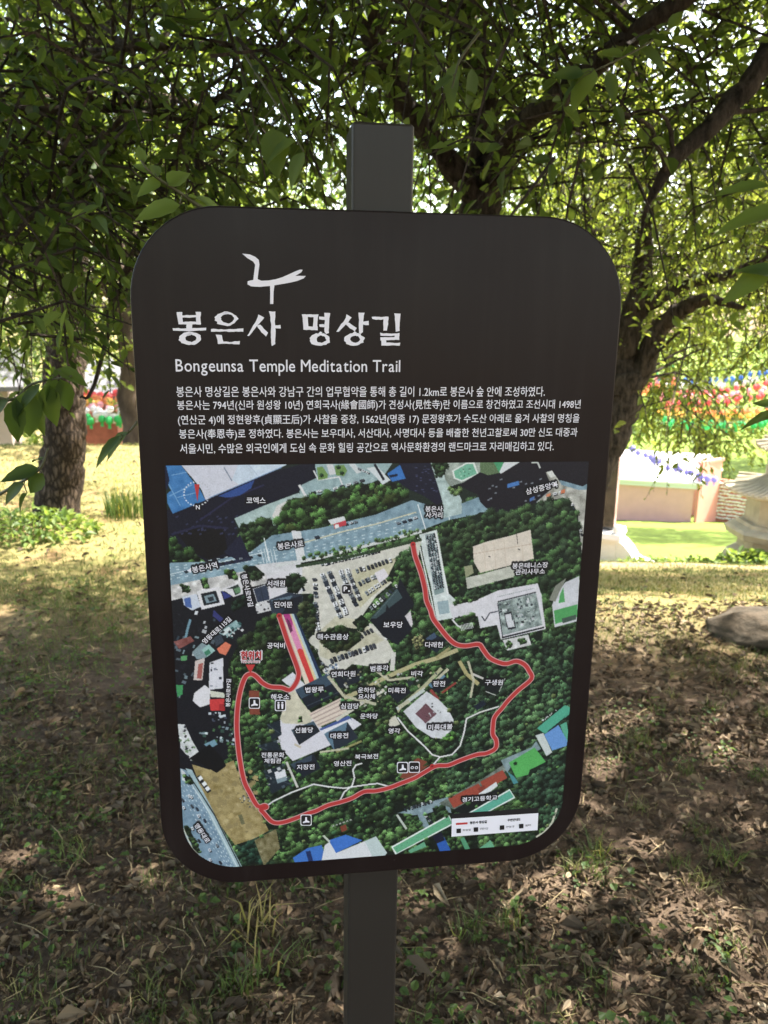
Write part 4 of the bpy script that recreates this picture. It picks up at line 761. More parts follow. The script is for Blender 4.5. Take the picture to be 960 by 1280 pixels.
def mth(op, a, b_):
    q = nd('Math', operation=op)
    for k_, v in enumerate((a, b_)):
        if isinstance(v, (int, float)): q.inputs[k_].default_value = v
        else: link(v, q.inputs[k_])
    return q.outputs[0]
n4 = nd('TexNoise', inp={'Scale': 2.6, 'Detail': 7.0, 'Roughness': 0.7}); link(tc.outputs['Object'], n4.inputs['Vector'])
bare = nd('MixRGB'); link(rng_map(n4.outputs[0], .50, .66, 0, .75), bare.inputs[0]); link(dry.outputs[0], bare.inputs[1]); bare.inputs[2].default_value = (0.23, 0.14, 0.075, 1)
gree = nd('MixRGB'); link(rng_map(n4.outputs[0], .46, .33, 0, .7), gree.inputs[0]); link(bare.outputs[0], gree.inputs[1]); gree.inputs[2].default_value = (0.095, 0.13, 0.03, 1)
g1 = mth('ADD', sx.outputs['Y'], mth('MULTIPLY', n2.outputs[0], 2.2))
mx = nd('MixRGB'); link(rng_map(g1, 4.3, 5.9), mx.inputs[0]); link(soil.outputs[0], mx.inputs[1]); link(gree.outputs[0], mx.inputs[2])
lw = mth('MULTIPLY', rng_map(sx.outputs['Y'], 11.2, 11.7), rng_map(sx.outputs['X'], 0.5, 1.5))
mx2 = nd('MixRGB'); link(lw, mx2.inputs[0]); link(mx.outputs[0], mx2.inputs[1]); link(lush.outputs[0], mx2.inputs[2])
pathw = mth('MULTIPLY', mth('MULTIPLY', rng_map(sx.outputs['Y'], 8.6, 9.8), rng_map(sx.outputs['Y'], 11.6, 11.1)), mth('MULTIPLY', rng_map(sx.outputs['X'], 0.5, 1.5), 0.8))
mx3 = nd('MixRGB'); link(pathw, mx3.inputs[0]); link(mx2.outputs[0], mx3.inputs[1]); mx3.inputs[2].default_value = (0.27, 0.19, 0.12, 1); link(mx3.outputs[0], bs.inputs['Base Color'])
bp = nd('Bump', inp={'Strength': 0.7, 'Distance': 0.02}); link(n1.outputs[0], bp.inputs['Height']); link(bp.outputs[0], bs.inputs['Normal'])
gd = mesh('ground', V, np.stack([b, b + n, b + n + 1, b + 1], 1), m, smooth=True); tag(gd, kind='structure')

# ------------------------------------------------------------------ leaves, twigs, crowns
def nrm(a): return a / (np.linalg.norm(a, axis=-1, keepdims=True) + 1e-9)
def leaves(P, D, N_, L, Wd, rng, curl=0.18, fold=0.25):
    """n leaf blades of eight vertices, two faces folded along the midrib"""
    n = len(P); D = nrm(D); S = nrm(np.cross(D, N_)); N_ = np.cross(S, D); L = L[:, None]; Wd = Wd[:, None]
    cu = curl * rng.uniform(.2, 1.6, (n, 1)); V = [P]; sd = []
    for t, w in ((.2, .36), (.5, .5), (.8, .27)):
        c = P + D * L * t - N_ * L * cu * t * t; w_ = Wd * w * rng.uniform(.9, 1.1, (n, 1)); sd.append((c + S * w_ + N_ * Wd * fold * w * 2, c - S * w_ + N_ * Wd * fold * w * 2 * rng.uniform(.3, 1.2, (n, 1))))
    V = np.stack([P, sd[0][0], sd[1][0], sd[2][0], P + D * L - N_ * L * cu, sd[2][1], sd[1][1], sd[0][1]], 1); k = np.arange(n)[:, None] * 8
    return V.reshape(-1, 3), np.concatenate([k + np.array([[0, 1, 2, 3, 4]]), k + np.array([[0, 4, 5, 6, 7]])])
def twig_set(rng, C, R, n, length, droop, m, leaf_len, aspect=.5, spread=1.0, keep=None):
    """n twigs scattered in the clumps (centre C, radius R), m leaves on each"""
    idx = rng.integers(0, len(C), n); u = nrm(rng.normal(0, 1, (n, 3))) * rng.uniform(0, 1, (n, 1)) ** .45
    S = C[idx] + u * R[idx]; D = nrm(u * .7 + rng.normal(0, .6, (n, 3)) * spread + np.array([0, 0, -droop]))
    ln = length * rng.uniform(.5, 1.3, (n, 1)); Mid = S + D * ln * .5 + np.array([0, 0, .05]) * ln; E = S + D * ln + np.array([0, 0, -.22]) * ln
    if keep is not None:
        q = keep(S) & keep(Mid) & keep(E); S, Mid, E, D = S[q], Mid[q], E[q], D[q]; n = len(S)
    t = (np.arange(m)[None] + rng.uniform(.1, .9, (n, m))) / m; t = t[..., None]
    B = (1 - t) ** 2 * S[:, None] + 2 * t * (1 - t) * Mid[:, None] + t * t * E[:, None]
    side = nrm(np.cross(D, np.array([0, 0, 1.0])))[:, None] * np.where(np.arange(m) % 2, 1, -1)[None, :, None]
    LD = nrm(D[:, None] * .55 + side * .75 + rng.normal(0, .33, (n, m, 3)) + np.array([0, 0, -.18]))
    LN = nrm(np.array([0, 0, 1.0]) + rng.normal(0, .42, (n, m, 3)))
    ll = leaf_len * rng.uniform(.5, 1.25, n * m) * np.repeat(rng.uniform(.7, 1.2, n), m)
    B, LD, LN = B.reshape(-1, 3), LD.reshape(-1, 3), LN.reshape(-1, 3)
    if keep is not None:
        q = keep(B) & keep(B + LD * ll[:, None]); B, LD, LN, ll = B[q], LD[q], LN[q], ll[q]
    V, F = leaves(B, LD, LN, ll, ll * aspect * rng.uniform(.8, 1.2, len(ll)), rng)
    rnd = np.clip(rng.beta(2, 2.2, len(ll)) + .12 * rng.normal(0, 1, len(ll)), 0, 1)
    # twig prisms
    th = np.arange(3) * 2 * math.pi / 3; A = nrm(np.cross(D, np.array([.3, .2, .9]))); Bn = np.cross(D, A)
    ring = (np.cos(th)[None, :, None] * A[:, None] + np.sin(th)[None, :, None] * Bn[:, None])
    r0 = .004 + .0028 * length
    TV = np.stack([S[:, None] + ring * r0, Mid[:, None] + ring * r0 * .7, E[:, None] + ring * r0 * .3], 1).reshape(-1, 3)
    k = np.arange(n)[:, None] * 9; q = [[a, b, b + 3, a + 3] for o in (0, 3) for a, b in ((o, o + 1), (o + 1, o + 2), (o + 2, o))]
    TF = np.concatenate([k + np.array([f]) for f in q])
    return V, F, np.repeat(rnd, 8), TV, TF
def join(*parts):
    n = 0; Vs, Fs, As = [], [], []
    for p in parts:
        Vs.append(p[0]); Fs.append(p[1] + n); n += len(p[0])
        if len(p) > 2: As.append(p[2])
    return np.concatenate(Vs), np.concatenate(Fs), (np.concatenate(As) if As else None)
def branches_to(mb, C, limbs, rng, r0=.02, frac=1.0):
    """a curved branch from the nearest limb to each clump centre"""
    pts = np.concatenate([l[0] for l in limbs]); rr = np.concatenate([l[1] for l in limbs])
    for c in C:
        if rng.uniform() > frac: continue
        d = np.linalg.norm((pts - c) * (1, 1, 1.3), axis=1) + .6 * (pts[:, 2] > c[2] + .8); k = d.argmin(); p = pts[k]
        mid = (p + c) / 2 + rng.normal(0, .12, 3) * np.linalg.norm(c - p) + np.array([0, 0, .12 * np.linalg.norm(c - p)])
        q, r = smoothpath([p, mid, c, c + (c - mid) * .35 + (0, 0, -.1)], np.array([min(r0 * 1.4, rr[k] * .8), r0 * .8, r0 * .45, r0 * .15]), 4, .4, rng); mb.tube(q, r, 6, False)

M['bark_dark'] = bark('dark_cherry_bark', (0.010, 0.008, 0.006), (0.085, 0.066, 0.052), 34, 12, 1.0)
M['bark_pine'] = bark('scaly_grey_bark', (0.024, 0.017, 0.012), (0.12, 0.088, 0.066), 24, 6.5, 0.8, True)
M['bark_far'] = bark('brown_bark', (0.03, 0.022, 0.018), (0.10, 0.075, 0.06), 8, 3)
M['leaf_near'] = leafmat('green_cherry_leaves', [(0, (0.016, 0.036, 0.010)), (.55, (0.038, 0.074, 0.019)), (1, (0.078, 0.128, 0.033))], ((0.08, 0.135, 0.012), (0.24, 0.31, 0.035)), .42, .6)
M['leaf_mid'] = leafmat('yellow_green_leaves', [(0, (0.04, 0.075, 0.014)), (.55, (0.085, 0.125, 0.026)), (1, (0.15, 0.18, 0.04))], ((0.17, 0.24, 0.025), (0.36, 0.40, 0.06)), .5)
M['leaf_pine'] = leafmat('grey_green_foliage', [(0, (0.04, 0.07, 0.028)), (.6, (0.085, 0.12, 0.055)), (1, (0.14, 0.17, 0.085))], ((0.13, 0.19, 0.06), (0.26, 0.30, 0.11)), .4)
M['leaf_far'] = leafmat('sunlit_tree_leaves', [(0, (0.04, 0.085, 0.018)), (.55, (0.08, 0.14, 0.03)), (1, (0.14, 0.19, 0.045))], ((0.14, 0.24, 0.03), (0.30, 0.38, 0.06)), .45)

SIGNBOX = lambda p: ~((p[:, 1] < 1.22) & (p[:, 1] > -.3) & (np.abs(p[:, 0]) < .62) & (p[:, 2] < 2.05)) & (np.linalg.norm(p - EYE, axis=1) > .95)
def pxy(p):
    d = p - EYE; z = d @ FW; return 480 + FPX * (d @ RI) / np.maximum(z, .05), 640 - FPX * (d @ UP) / np.maximum(z, .05), z

# openings in the crowns through which the sun reaches the ground: (ground point, radius)
def on_ground(px, py):
    yy = np.linspace(1, 14, 2000); q = np.array([at(px, py, v) for v in yy]); return q[np.argmax(q[:, 2] < ground_z(q[:, 0], q[:, 1]))]
GAPS = [(on_ground(a, b), r_) for a, b, r_ in ((690, 925, .07), (745, 960, .06), (720, 1010, .05), (700, 1130, .08), (660, 1105, .05), (870, 1150, .10), (905, 1180, .09), (850, 1120, .05), (940, 1245, .08), (800, 1060, .05), (905, 940, .07), (880, 1000, .05), (930, 1040, .05), (770, 900, .05), (610, 1085, .05), (75, 1122, .05), (10, 1080, .05), (165, 1105, .035), (50, 900, .035), (905, 790, .10), (945, 800, .05), (765, 772, .30), (820, 772, .24), (860, 776, .16), (720, 755, .28), (795, 760, .3))]
def sunlit(p):
    z = ground_z(p[:, 0], p[:, 1]); g = p - SUN * ((p[:, 2] - z) / SUN[2])[:, None]; ok = np.ones(len(p), bool)
    for c, r_ in GAPS: ok &= (g[:, 0] - c[0]) ** 2 + (g[:, 1] - c[1]) ** 2 > r_ * r_
    return ok

# ---- the big tree behind the sign, whose low boughs hang over it
rng = np.random.default_rng(21)
def gpt(x, y): return np.array([x, y, float(ground_z(x, y))])
cherry = empty('broadleaf_tree', gpt(*at(585, 300, 3.7)[:2])); base = np.array(cherry.location)
tag(cherry, 'dark trunked leafy tree right behind the sign with low boughs hanging over it', 'tree')
LIMB = []
def limb(mb, pts, rad, n=10, wob=.10): 
    q = smoothpath(np.array(pts) - base, np.array(rad), 6, wob, rng); mb.tube(q[0], q[1], n, True, .05, rng); LIMB.append((q[0] + base, q[1]))
mb = MB()
b0 = np.array(base)
limb(mb, [b0 + (0, 0, -.2), b0 + (.02, 0, .5), b0 + (.05, 0, 1.1), at(598, 330, 3.72), at(603, 245, 3.74), at(612, 185, 3.75)], [.19, .15, .12, .10, .088, .07])
mb.build('trunk', M['bark_dark'], cherry, True)
mb = MB()
limb(mb, [at(606, 240, 3.74), at(640, 165, 3.4), at(705, 115, 2.9), at(790, 45, 2.6), at(880, -20, 2.5), at(1050, -150, 2.5)], [.055, .042, .034, .029, .026, .02])
limb(mb, [at(606, 200, 3.74), at(600, 100, 3.75), at(570, 0, 3.8), at(560, -150, 3.9), at(555, -380, 4.0)], [.066, .055, .048, .04, .03])
limb(mb, [at(600, 250, 3.72), at(540, 175, 3.6), at(480, 90, 3.45), at(456, 0, 3.3), at(440, -150, 3.1), at(400, -400, 2.9)], [.055, .05, .046, .044, .04, .03])
limb(mb, [at(1050, -150, 2.5), at(962, 62, 2.35), at(905, 140, 2.3), at(845, 198, 2.28), at(812, 250, 2.32), at(800, 300, 2.4)], [.03, .029, .027, .021, .009, .003])
limb(mb, [at(480, 90, 3.45), at(330, 60, 3.2), at(180, 60, 3.0), at(125, 70, 2.8), at(55, 92, 2.6)], [.03, .018, .012, .008, .004])
limb(mb, [at(300, 160, 2.6), at(180, 143, 2.45), at(120, 135, 2.4), at(20, 137, 2.3), at(-140, 120, 2.2)], [.005, .008, .010, .012, .012])
limb(mb, [at(-140, 230, 2.2), at(0, 208, 2.3), at(25, 205, 2.3), at(40, 165, 2.35), at(40, 137, 2.35)], [.014, .011, .009, .006, .004])
limb(mb, [at(150, 150, 2.45), at(110, 195, 2.4), at(60, 250, 2.3), at(15, 300, 2.2), at(-10, 360, 2.1)], [.008, .008, .007, .006, .004])
limb(mb, [at(240, 150, 3.0), at(215, 210, 2.9), at(160, 330, 2.7), at(118, 480, 2.4), at(100, 497, 2.35)], [.012, .011, .009, .006, .003])
limb(mb, [at(300, 110, 3.1), at(250, 140, 3.0), at(246, 180, 3.0), at(250, 230, 3.0)], [.014, .012, .01, .005])
# clumps: a low visible layer and the shading crown above it
n = 330; C = []
while len(C) < n:
    y = rng.uniform(1.75, 5.6); x = rng.uniform(-.72, .66) * (y + .6); p = np.array([x, y, 0])
    sx_ = 480 + x / y * 1000
    lo = np.interp(sx_, [-200, 0, 120, 190, 300, 480, 640, 760, 860, 1000, 1200], [440, 430, 420, 330, 230, 190, 215, 235, 280, 330, 350])
    py = rng.uniform(-200, lo)
    if py < -40 and rng.uniform() < .5: continue
    p = at(sx_, py, y)
    if p[2] > 3.4 or (sx_ < 110 and py < 110 and rng.uniform() < .55) or (sx_ > 690 and y < 2.9 and rng.uniform() < .75): continue
    C.append(p)
for k in range(46):                                              # heavier leaf masses hanging at the left
    C.append(at(rng.uniform(-60, 215), rng.uniform(100, 340), rng.uniform(1.9, 3.4)))
for k in range(70):                                              # and the dense middle above the post
    C.append(at(rng.uniform(230, 720), rng.uniform(-120, 215), rng.uniform(3.6, 6.0)))
C = np.array(C)
branches_to(mb, C[::3] - base, [(l[0] - base, l[1]) for l in LIMB], rng, .0055)
n2_ = 430; C2 = np.stack([rng.uniform(-3.0, 6.0, n2_), rng.uniform(-2.6, 4.75, n2_), rng.uniform(3.0, 4.7, n2_)], 1)
branches_to(mb, C2[C2[:, 1] > 2.2][::4] - base, [(l[0] - base, l[1]) for l in LIMB], rng, .012)
mb.build('limb', M['bark_dark'], cherry, True)
low = lambda p: SIGNBOX(p) & sunlit(p) & ~((p[:, 1] < 1.7) & (p[:, 2] < 2.5))
t1 = twig_set(rng, C, np.full((len(C), 3), .24), 3500, .30, .16, 9, .052, .5, 1.0, low)
t2 = twig_set(rng, C2, np.full((len(C2), 3), .42) * (1, 1, .6), 12500, .5, .2, 9, .098, .55, 1.0, lambda p: SIGNBOX(p) & sunlit(p) & (p[:, 2] > 2.7))
V, F, A = join((t1[0], t1[1], t1[2]), (t2[0], t2[1], t2[2])); crown = mesh('crown', V - base, F, M['leaf_near'], cherry, attrs={'rnd': A}); tag(crown, kind='stuff')
V, F, A = join((t1[3], t1[4]), (t2[3], t2[4])); tw = mesh('twig', V - base, F, M['bark_dark'], cherry); tag(tw, kind='stuff')

# ---- single sprays of large leaves close to the camera (twig + blades)
def bigleaf(mb, p, d, nrm_, L, Wd, r, hue=.5):
    d = nrm(np.array(d, float)); s = nrm(np.cross(d, np.array(nrm_, float))); u = np.cross(s, d); K = 9; V = []; A = []
    cb = r.uniform(.1, .35); tw_ = r.normal(0, .25)
    for k in range(K):
        t = k / (K - 1); w = Wd * .5 * (math.sin(math.pi * min(1, t ** .72)) ** .85) * (1 + .05 * (-1) ** k) if 0 < k < K - 1 else 0.0004
        c = np.array(p) + d * L * t - u * L * cb * t * t; a = tw_ * t; s2 = s * math.cos(a) + u * math.sin(a); u2 = -s * math.sin(a) + u * math.cos(a)
        V += [c + s2 * w + u2 * w * .35, c + s2 * w * .5 + u2 * w * .1, c, c - s2 * w * .5 + u2 * w * .1, c - s2 * w + u2 * w * .35]
    F = []
    for k in range(K - 1):
        for j in range(4): F.append((k * 5 + j, k * 5 + j + 1, k * 5 + j + 6, k * 5 + j + 5))
    mb.add(np.array(V), np.array(F), hue)
def spray(stem, spots, r, L=.065):
    """stem: pixel path with depths; spots: (px, py, depth, tip px, tip py, length factor, hue)"""
    ms = MB(); done = []
    q, rr = smoothpath([at(*s_) - base for s_ in stem], np.linspace(.0035, .0014, len(stem)), 5); ms.tube(q, rr, 5)
    for (px, py, Y, tx, ty, dY, wf, hue) in spots:
        p, e = at(px, py, Y), at(tx, ty, Y + dY); d = e - p; ll = np.linalg.norm(d)
        view = nrm(EYE - p); nn = nrm(np.array([0, 0, 1.0]) * .75 + view * .7 + r.normal(0, .2, 3)); ml = MB()
        bigleaf(ml, p - base, d, nn, ll, ll * wf, r, hue); done.append(ml)
        k = np.linalg.norm(q - (p - base), axis=1).argmin(); ms.tube([q[k], (q[k] + p - base) / 2 + (0, 0, .004), p - base], [.0012, .001, .0008], 4)
    so_ = ms.build('leafy_twig', M['spray_stem'], cherry, True)
    for ml in done: ml.build('leaf', M['leaf_near'], so_, True, 'rnd')
M['spray_stem'] = principled('green_brown_stem', (0.06, 0.06, 0.025), .6)
r = np.random.default_rng(5)
spray([(255, 262, 1.36), (228, 243, 1.34), (205, 228, 1.32), (186, 214, 1.30), (176, 200, 1.3)], [(225, 256, 1.33, 168, 268, -.03, .42, .95), (210, 232, 1.32, 238, 214, .02, .75, .95), (200, 226, 1.32, 173, 238, -.03, .5, .9), (188, 215, 1.3, 165, 203, 0, .45, .8), (180, 204, 1.3, 172, 180, .02, .4, .9), (196, 222, 1.3, 190, 196, .03, .4, .8), (235, 246, 1.34, 263, 252, .04, .4, 1.0), (242, 252, 1.35, 282, 262, .05, .4, .7)], r)
spray([(-40, 640, 1.25), (10, 612, 1.24), (48, 588, 1.22), (60, 560, 1.22)], [(48, 585, 1.22, 0, 600, -.03, .42, .2), (54, 592, 1.22, 36, 617, 0, .7, .2), (30, 605, 1.22, -4, 628, 0, .45, .15), (34, 617, 1.22, 18, 638, 0, .6, .2), (52, 575, 1.22, 40, 572, .02, .5, .2)], r)
spray([(-60, 470, 1.25), (10, 500, 1.28), (40, 480, 1.3), (90, 470, 1.3)], [(20, 498, 1.27, 18, 556, 0, .45, .35), (30, 490, 1.28, 38, 548, .0, .62, .6), (46, 484, 1.3, 44, 552, .02, .35, .5), (60, 480, 1.3, 68, 535, 0, .5, .65), (75, 474, 1.3, 88, 515, .02, .5, .4), (50, 480, 1.28, 16, 520, -.02, .32, .2), (10, 500, 1.26, -20, 530, 0, .4, .3), (72, 462, 1.3, 110, 478, 0, .5, .55), (64, 470, 1.3, 66, 510, 0, .5, .3)], r)
spray([(205, 480, 1.5), (170, 530, 1.46), (150, 550, 1.45)], [(150, 545, 1.45, 116, 582, -.03, .34, .6), (160, 540, 1.45, 126, 572, 0, .4, .35), (170, 528, 1.46, 190, 545, .02, .4, .4), (182, 512, 1.48, 200, 500, 0, .5, .6)], r)
spray([(1010, 330, 1.3), (985, 260, 1.28), (960, 225, 1.27), (940, 190, 1.3)], [(962, 232, 1.27, 895, 236, 0, .34, .6), (985, 262, 1.27, 892, 282, 0, .38, .7), (958, 215, 1.28, 918, 208, 0, .4, .5), (990, 285, 1.3, 945, 300, 0, .4, .5)], r)
spray([(1020, 380, 1.35), (985, 345, 1.33), (965, 332, 1.32)], [(970, 330, 1.32, 902, 374, 0, .36, .6), (985, 345, 1.3, 925, 330, 0, .4, .5)], r)
spray([(1030, 545, 1.3), (985, 520, 1.3), (970, 505, 1.3)], [(985, 515, 1.3, 926, 526, 0, .4, .5), (975, 508, 1.3, 945, 500, 0, .4, .4)], r)
spray([(860, 20, 2.0), (800, 60, 1.9), (740, 90, 1.85)], [(742, 85, 1.85, 714, 135, 0, .6, .6), (760, 90, 1.85, 770, 128, 0, .45, .5), (720, 105, 1.85, 700, 130, 0, .5, .3), (780, 70, 1.88, 750, 62, 0, .5, .7), (800, 62, 1.9, 840, 82, 0, .5, .5), (835, 35, 1.95, 856, 12, 0, .5, .8), (730, 92, 1.85, 690, 92, 0, .45, .5)], r)
spray([(600, 40, 1.75), (575, 75, 1.72), (565, 110, 1.7)], [(572, 78, 1.72, 555, 138, 0, .42, .6), (590, 85, 1.72, 585, 138, 0, .45, .55), (566, 95, 1.7, 540, 110, 0, .4, .4), (585, 60, 1.74, 612, 80, 0, .5, .4)], r)
spray([(300, 60, 1.9), (345, 130, 1.85), (380, 190, 1.8)], [(340, 160, 1.85, 350, 222, 0, .6, .6), (370, 175, 1.83, 330, 200, 0, .5, .7), (380, 190, 1.8, 360, 235, 0, .5, .5), (300, 190, 1.9, 275, 200, 0, .5, .7), (318, 110, 1.9, 290, 128, 0, .5, .5), (330, 120, 1.88, 362, 128, 0, .5, .5)], r)

# ---- tree on the right slope
rng = np.random.default_rng(22)
slope = empty('forked_tree', gpt(*at(705, 660, 6.2)[:2])); base = np.array(slope.location)
tag(slope, 'forked dark tree just right of the sign with arching limbs and yellow green leaves', 'tree'); LIMB = []
mb = MB(); limb(mb, [at(690, 720, 6.2), at(708, 650, 6.2), at(736, 590, 6.2), at(760, 540, 6.2), at(774, 500, 6.2), at(780, 465, 6.2)], [.24, .20, .18, .17, .165, .15], 14, .04); mb.build('trunk', M['bark_dark'], slope, True)
mb = MB()
limb(mb, [at(772, 480, 6.2), at(784, 430, 6.2), at(797, 375, 6.2), at(804, 310, 6.2), at(815, 230, 6.2), at(800, 100, 6.1), at(760, -60, 6.0)], [.12, .095, .085, .07, .055, .05, .03])
limb(mb, [at(786, 480, 6.2), at(806, 455, 6.15), at(822, 415, 6.1), at(850, 388, 6.0), at(885, 375, 5.9), at(930, 385, 5.8)], [.11, .085, .07, .06, .045, .015])
limb(mb, [at(797, 392, 6.2), at(825, 372, 6.15), at(865, 352, 6.1), at(905, 345, 6.0), at(960, 320, 5.9)], [.06, .055, .05, .035, .02])
limb(mb, [at(780, 440, 6.2), at(760, 380, 6.3), at(740, 300, 6.5), at(720, 150, 6.8)], [.06, .05, .04, .03])
C = []
while len(C) < 180:
    y = rng.uniform(5.9, 8.8) if rng.uniform() < .8 else rng.uniform(4.8, 5.9); sx_ = rng.uniform(690, 1120); lo = np.interp(sx_, [690, 760, 780, 840, 900, 960, 1120], [400, 410, 490, 545, 560, 530, 520]); py = lo - abs(rng.normal(0, 260))
    if (425 < py < 510 and rng.uniform() < .48) or (py > 430 and sx_ > 895) or (740 < sx_ < 915 and 300 < py < 490 and y < 6.5): continue
    p = at(sx_, py, y)
    if p[2] < 5.5: C.append(p)
C = np.array(C); branches_to(mb, C[::3] - base, [(l[0] - base, l[1]) for l in LIMB], rng, .010)
mb.build('limb', M['bark_dark'], slope, True)
t1 = twig_set(rng, C, np.full((len(C), 3), .4), 2700, .45, .45, 9, .060, .5, 1.0, sunlit)
crown = mesh('crown', t1[0] - base, t1[1], M['leaf_mid'], slope, attrs={'rnd': t1[2]}); tag(crown, kind='stuff')
tag(mesh('twig', t1[3] - base, t1[4], M['bark_dark'], slope), kind='stuff')

# ---- leaning tree with scaly bark on the left lawn
rng = np.random.default_rng(23)
pine = empty('scaly_bark_tree', gpt(*at(70, 660, 5.85)[:2])); base = np.array(pine.location)
tag(pine, 'tree with thick scaly grey brown trunk leaning on the left lawn', 'tree'); LIMB = []
mb = MB(); limb(mb, [at(68, 690, 5.85), at(70, 655, 5.85), at(76, 600, 5.85), at(81, 540, 5.85), at(79, 495, 5.85), at(82, 440, 5.88), at(86, 380, 5.9), at(92, 250, 5.95), at(100, 60, 6.0), at(110, -150, 6.0)], [.20, .175, .155, .148, .145, .135, .12, .11, .09, .06], 20, .03)
mb.build('trunk', M['bark_pine'], pine, True); mb = MB()
for q in ([(90, 260), (140, 180), (200, 60), (240, -80)], [(88, 330), (50, 260), (0, 180), (-80, 60)], [(96, 120), (40, 40), (-20, -60)], [(98, 90), (160, 0), (200, -120)]):
    limb(mb, [at(a, b_, 5.95 + .1 * i_) for i_, (a, b_) in enumerate(q)], np.linspace(.06, .02, len(q)))
C = []
while len(C) < 90:
    p = at(rng.uniform(-160, 330), rng.uniform(-260, 400), rng.uniform(4.9, 7.6))
    if p[2] > 2.3 or (p[2] > 1.7 and rng.uniform() < .3): C.append(p)
C = np.array(C); branches_to(mb, C[::2] - base, [(l[0] - base, l[1]) for l in LIMB], rng, .02)
mb.build('limb', M['bark_pine'], pine, True)
t1 = twig_set(rng, C, np.full((len(C), 3), .42), 1100, .4, .1, 10, .085, .34)
crown = mesh('crown', t1[0] - base, t1[1], M['leaf_far'], pine, attrs={'rnd': t1[2]}); tag(crown, kind='stuff')
tag(mesh('twig', t1[3] - base, t1[4], M['bark_far'], pine), kind='stuff')

# ---- trees further back: each its own trunk and clumpy crown
def back_tree(x, y, H, R, seed, label, name='broadleaf_tree', leaf='leaf_far', n=900, ll=.14, asp=.5, z0=.32, tr=.16, lean=0.0):
    r = np.random.default_rng(seed); z = float(ground_z(x, y)); t = empty(name, (x, y, z)); tag(t, label, 'tree', 'trees around the lawn')
    mb = MB(); q = smoothpath([(0, 0, -.3), (lean * .3, 0, H * .25), (lean * .7 + .1, .05, H * .55), (lean, 0, H * .92)], np.array([tr * 1.25, tr, tr * .7, tr * .2]), 5, .15, r); mb.tube(q[0], q[1], 10, True, .06, r); mb.build('trunk', M['bark_far'], t, True)
    k = int(16 + R * 7); C = nrm(r.normal(0, 1, (k, 3))) * r.uniform(.35, 1, (k, 1)) ** .6 * (R, R, H * (1 - z0) * .5) + (lean * .7, 0, H * (z0 + (1 - z0) * .5))
    mb = MB()
    branches_to(mb, C, [q], r, tr * .28); mb.build('limb', M['bark_far'], t, True)
    t1 = twig_set(r, C, np.full((k, 3), R * .34) * (1, 1, .75), n, .7, .25, 9, ll, asp, 1.0, (lambda q_: sunlit(q_ + (x, y, z))) if 0 < y < 10 else None); cr = mesh('crown', t1[0], t1[1], M[leaf], t, attrs={'rnd': t1[2]}); tag(cr, kind='stuff')
    return t
back_tree(-6.9, 11.5, 7.2, 2.4, 31, 'leafy tree with a dark trunk at the far left edge of the lawn', n=1000, tr=.12)
back_tree(-3.55, 11.2, 5.6, 2.1, 32, 'bushy tree with a dark stem behind the iris clump on the left lawn', leaf='leaf_mid', n=1000, tr=.16, z0=.24)
back_tree(-9.5, 18.0, 9.5, 3.4, 33, 'pale sunlit needle tree beyond the left lawn', 'pine_tree', 'leaf_pine', 1300, .22, .16)
back_tree(-14.0, 25.0, 12.0, 4.4, 34, 'tall pale green tree at the far left behind the lanterns', n=1100, ll=.22, leaf='leaf_pine', asp=.2, name='pine_tree')
back_tree(-5.0, 24.0, 11.5, 4.0, 35, 'broad sunlit tree far behind the left side of the sign', leaf='leaf_mid', n=1100, ll=.2)
back_tree(1.5, 17.0, 10.5, 3.2, 36, 'tall tree hidden behind the post of the sign', n=1000, ll=.17)
back_tree(3.55, 14.5, 9.0, 3.0, 37, 'yellow green tree behind the forked limbs on the right', leaf='leaf_mid', n=1300, ll=.13, z0=.36)
back_tree(11.5, 22.0, 13.0, 3.8, 38, 'tall yellow green tree above the stone pagoda', leaf='leaf_mid', n=1300, ll=.2, z0=.45)
back_tree(7.5, 40.0, 15.0, 5.0, 39, 'dark tree far beyond the roof of the pink hall', n=900, ll=.3, z0=.15)
back_tree(21.0, 42.0, 16.0, 6.0, 40, 'large tree far behind the lanterns at the right edge', n=1000, ll=.32, z0=.15)
back_tree(-20.0, 42.0, 16.0, 6.0, 41, 'large round tree far beyond the red wall on the left', n=1000, ll=.32, z0=.12)
back_tree(-3.0, 44.0, 17.0, 6.0, 42, 'large tree far away behind the middle of the sign', n=900, ll=.32, z0=.12)
back_tree(5.6, 8.3, 7.6, 2.1, 43, 'leafy tree at the right edge that shades the slope', leaf='leaf_mid', n=1100, ll=.10, z0=.42)
back_tree(9.0, 38.0, 6.0, 3.2, 44, 'low round tree behind the lowest lantern strings', n=700, ll=.22, z0=.05)
back_tree(15.5, 39.0, 6.5, 3.6, 45, 'low round tree behind the lanterns near the pagoda', n=800, ll=.22, z0=.05, leaf='leaf_mid')
back_tree(-11.0, 31.0, 7.5, 3.6, 46, 'bushy tree behind the roof of the timber hall', n=800, ll=.2, z0=.08)
back_tree(-3.2, -5.8, 6.0, 2.4, 47, 'unseen leafy tree added behind the camera to darken the reflection in the sign', n=600, ll=.2, z0=.05)  # out of view, added so the board reflects dark leaves instead of open sky

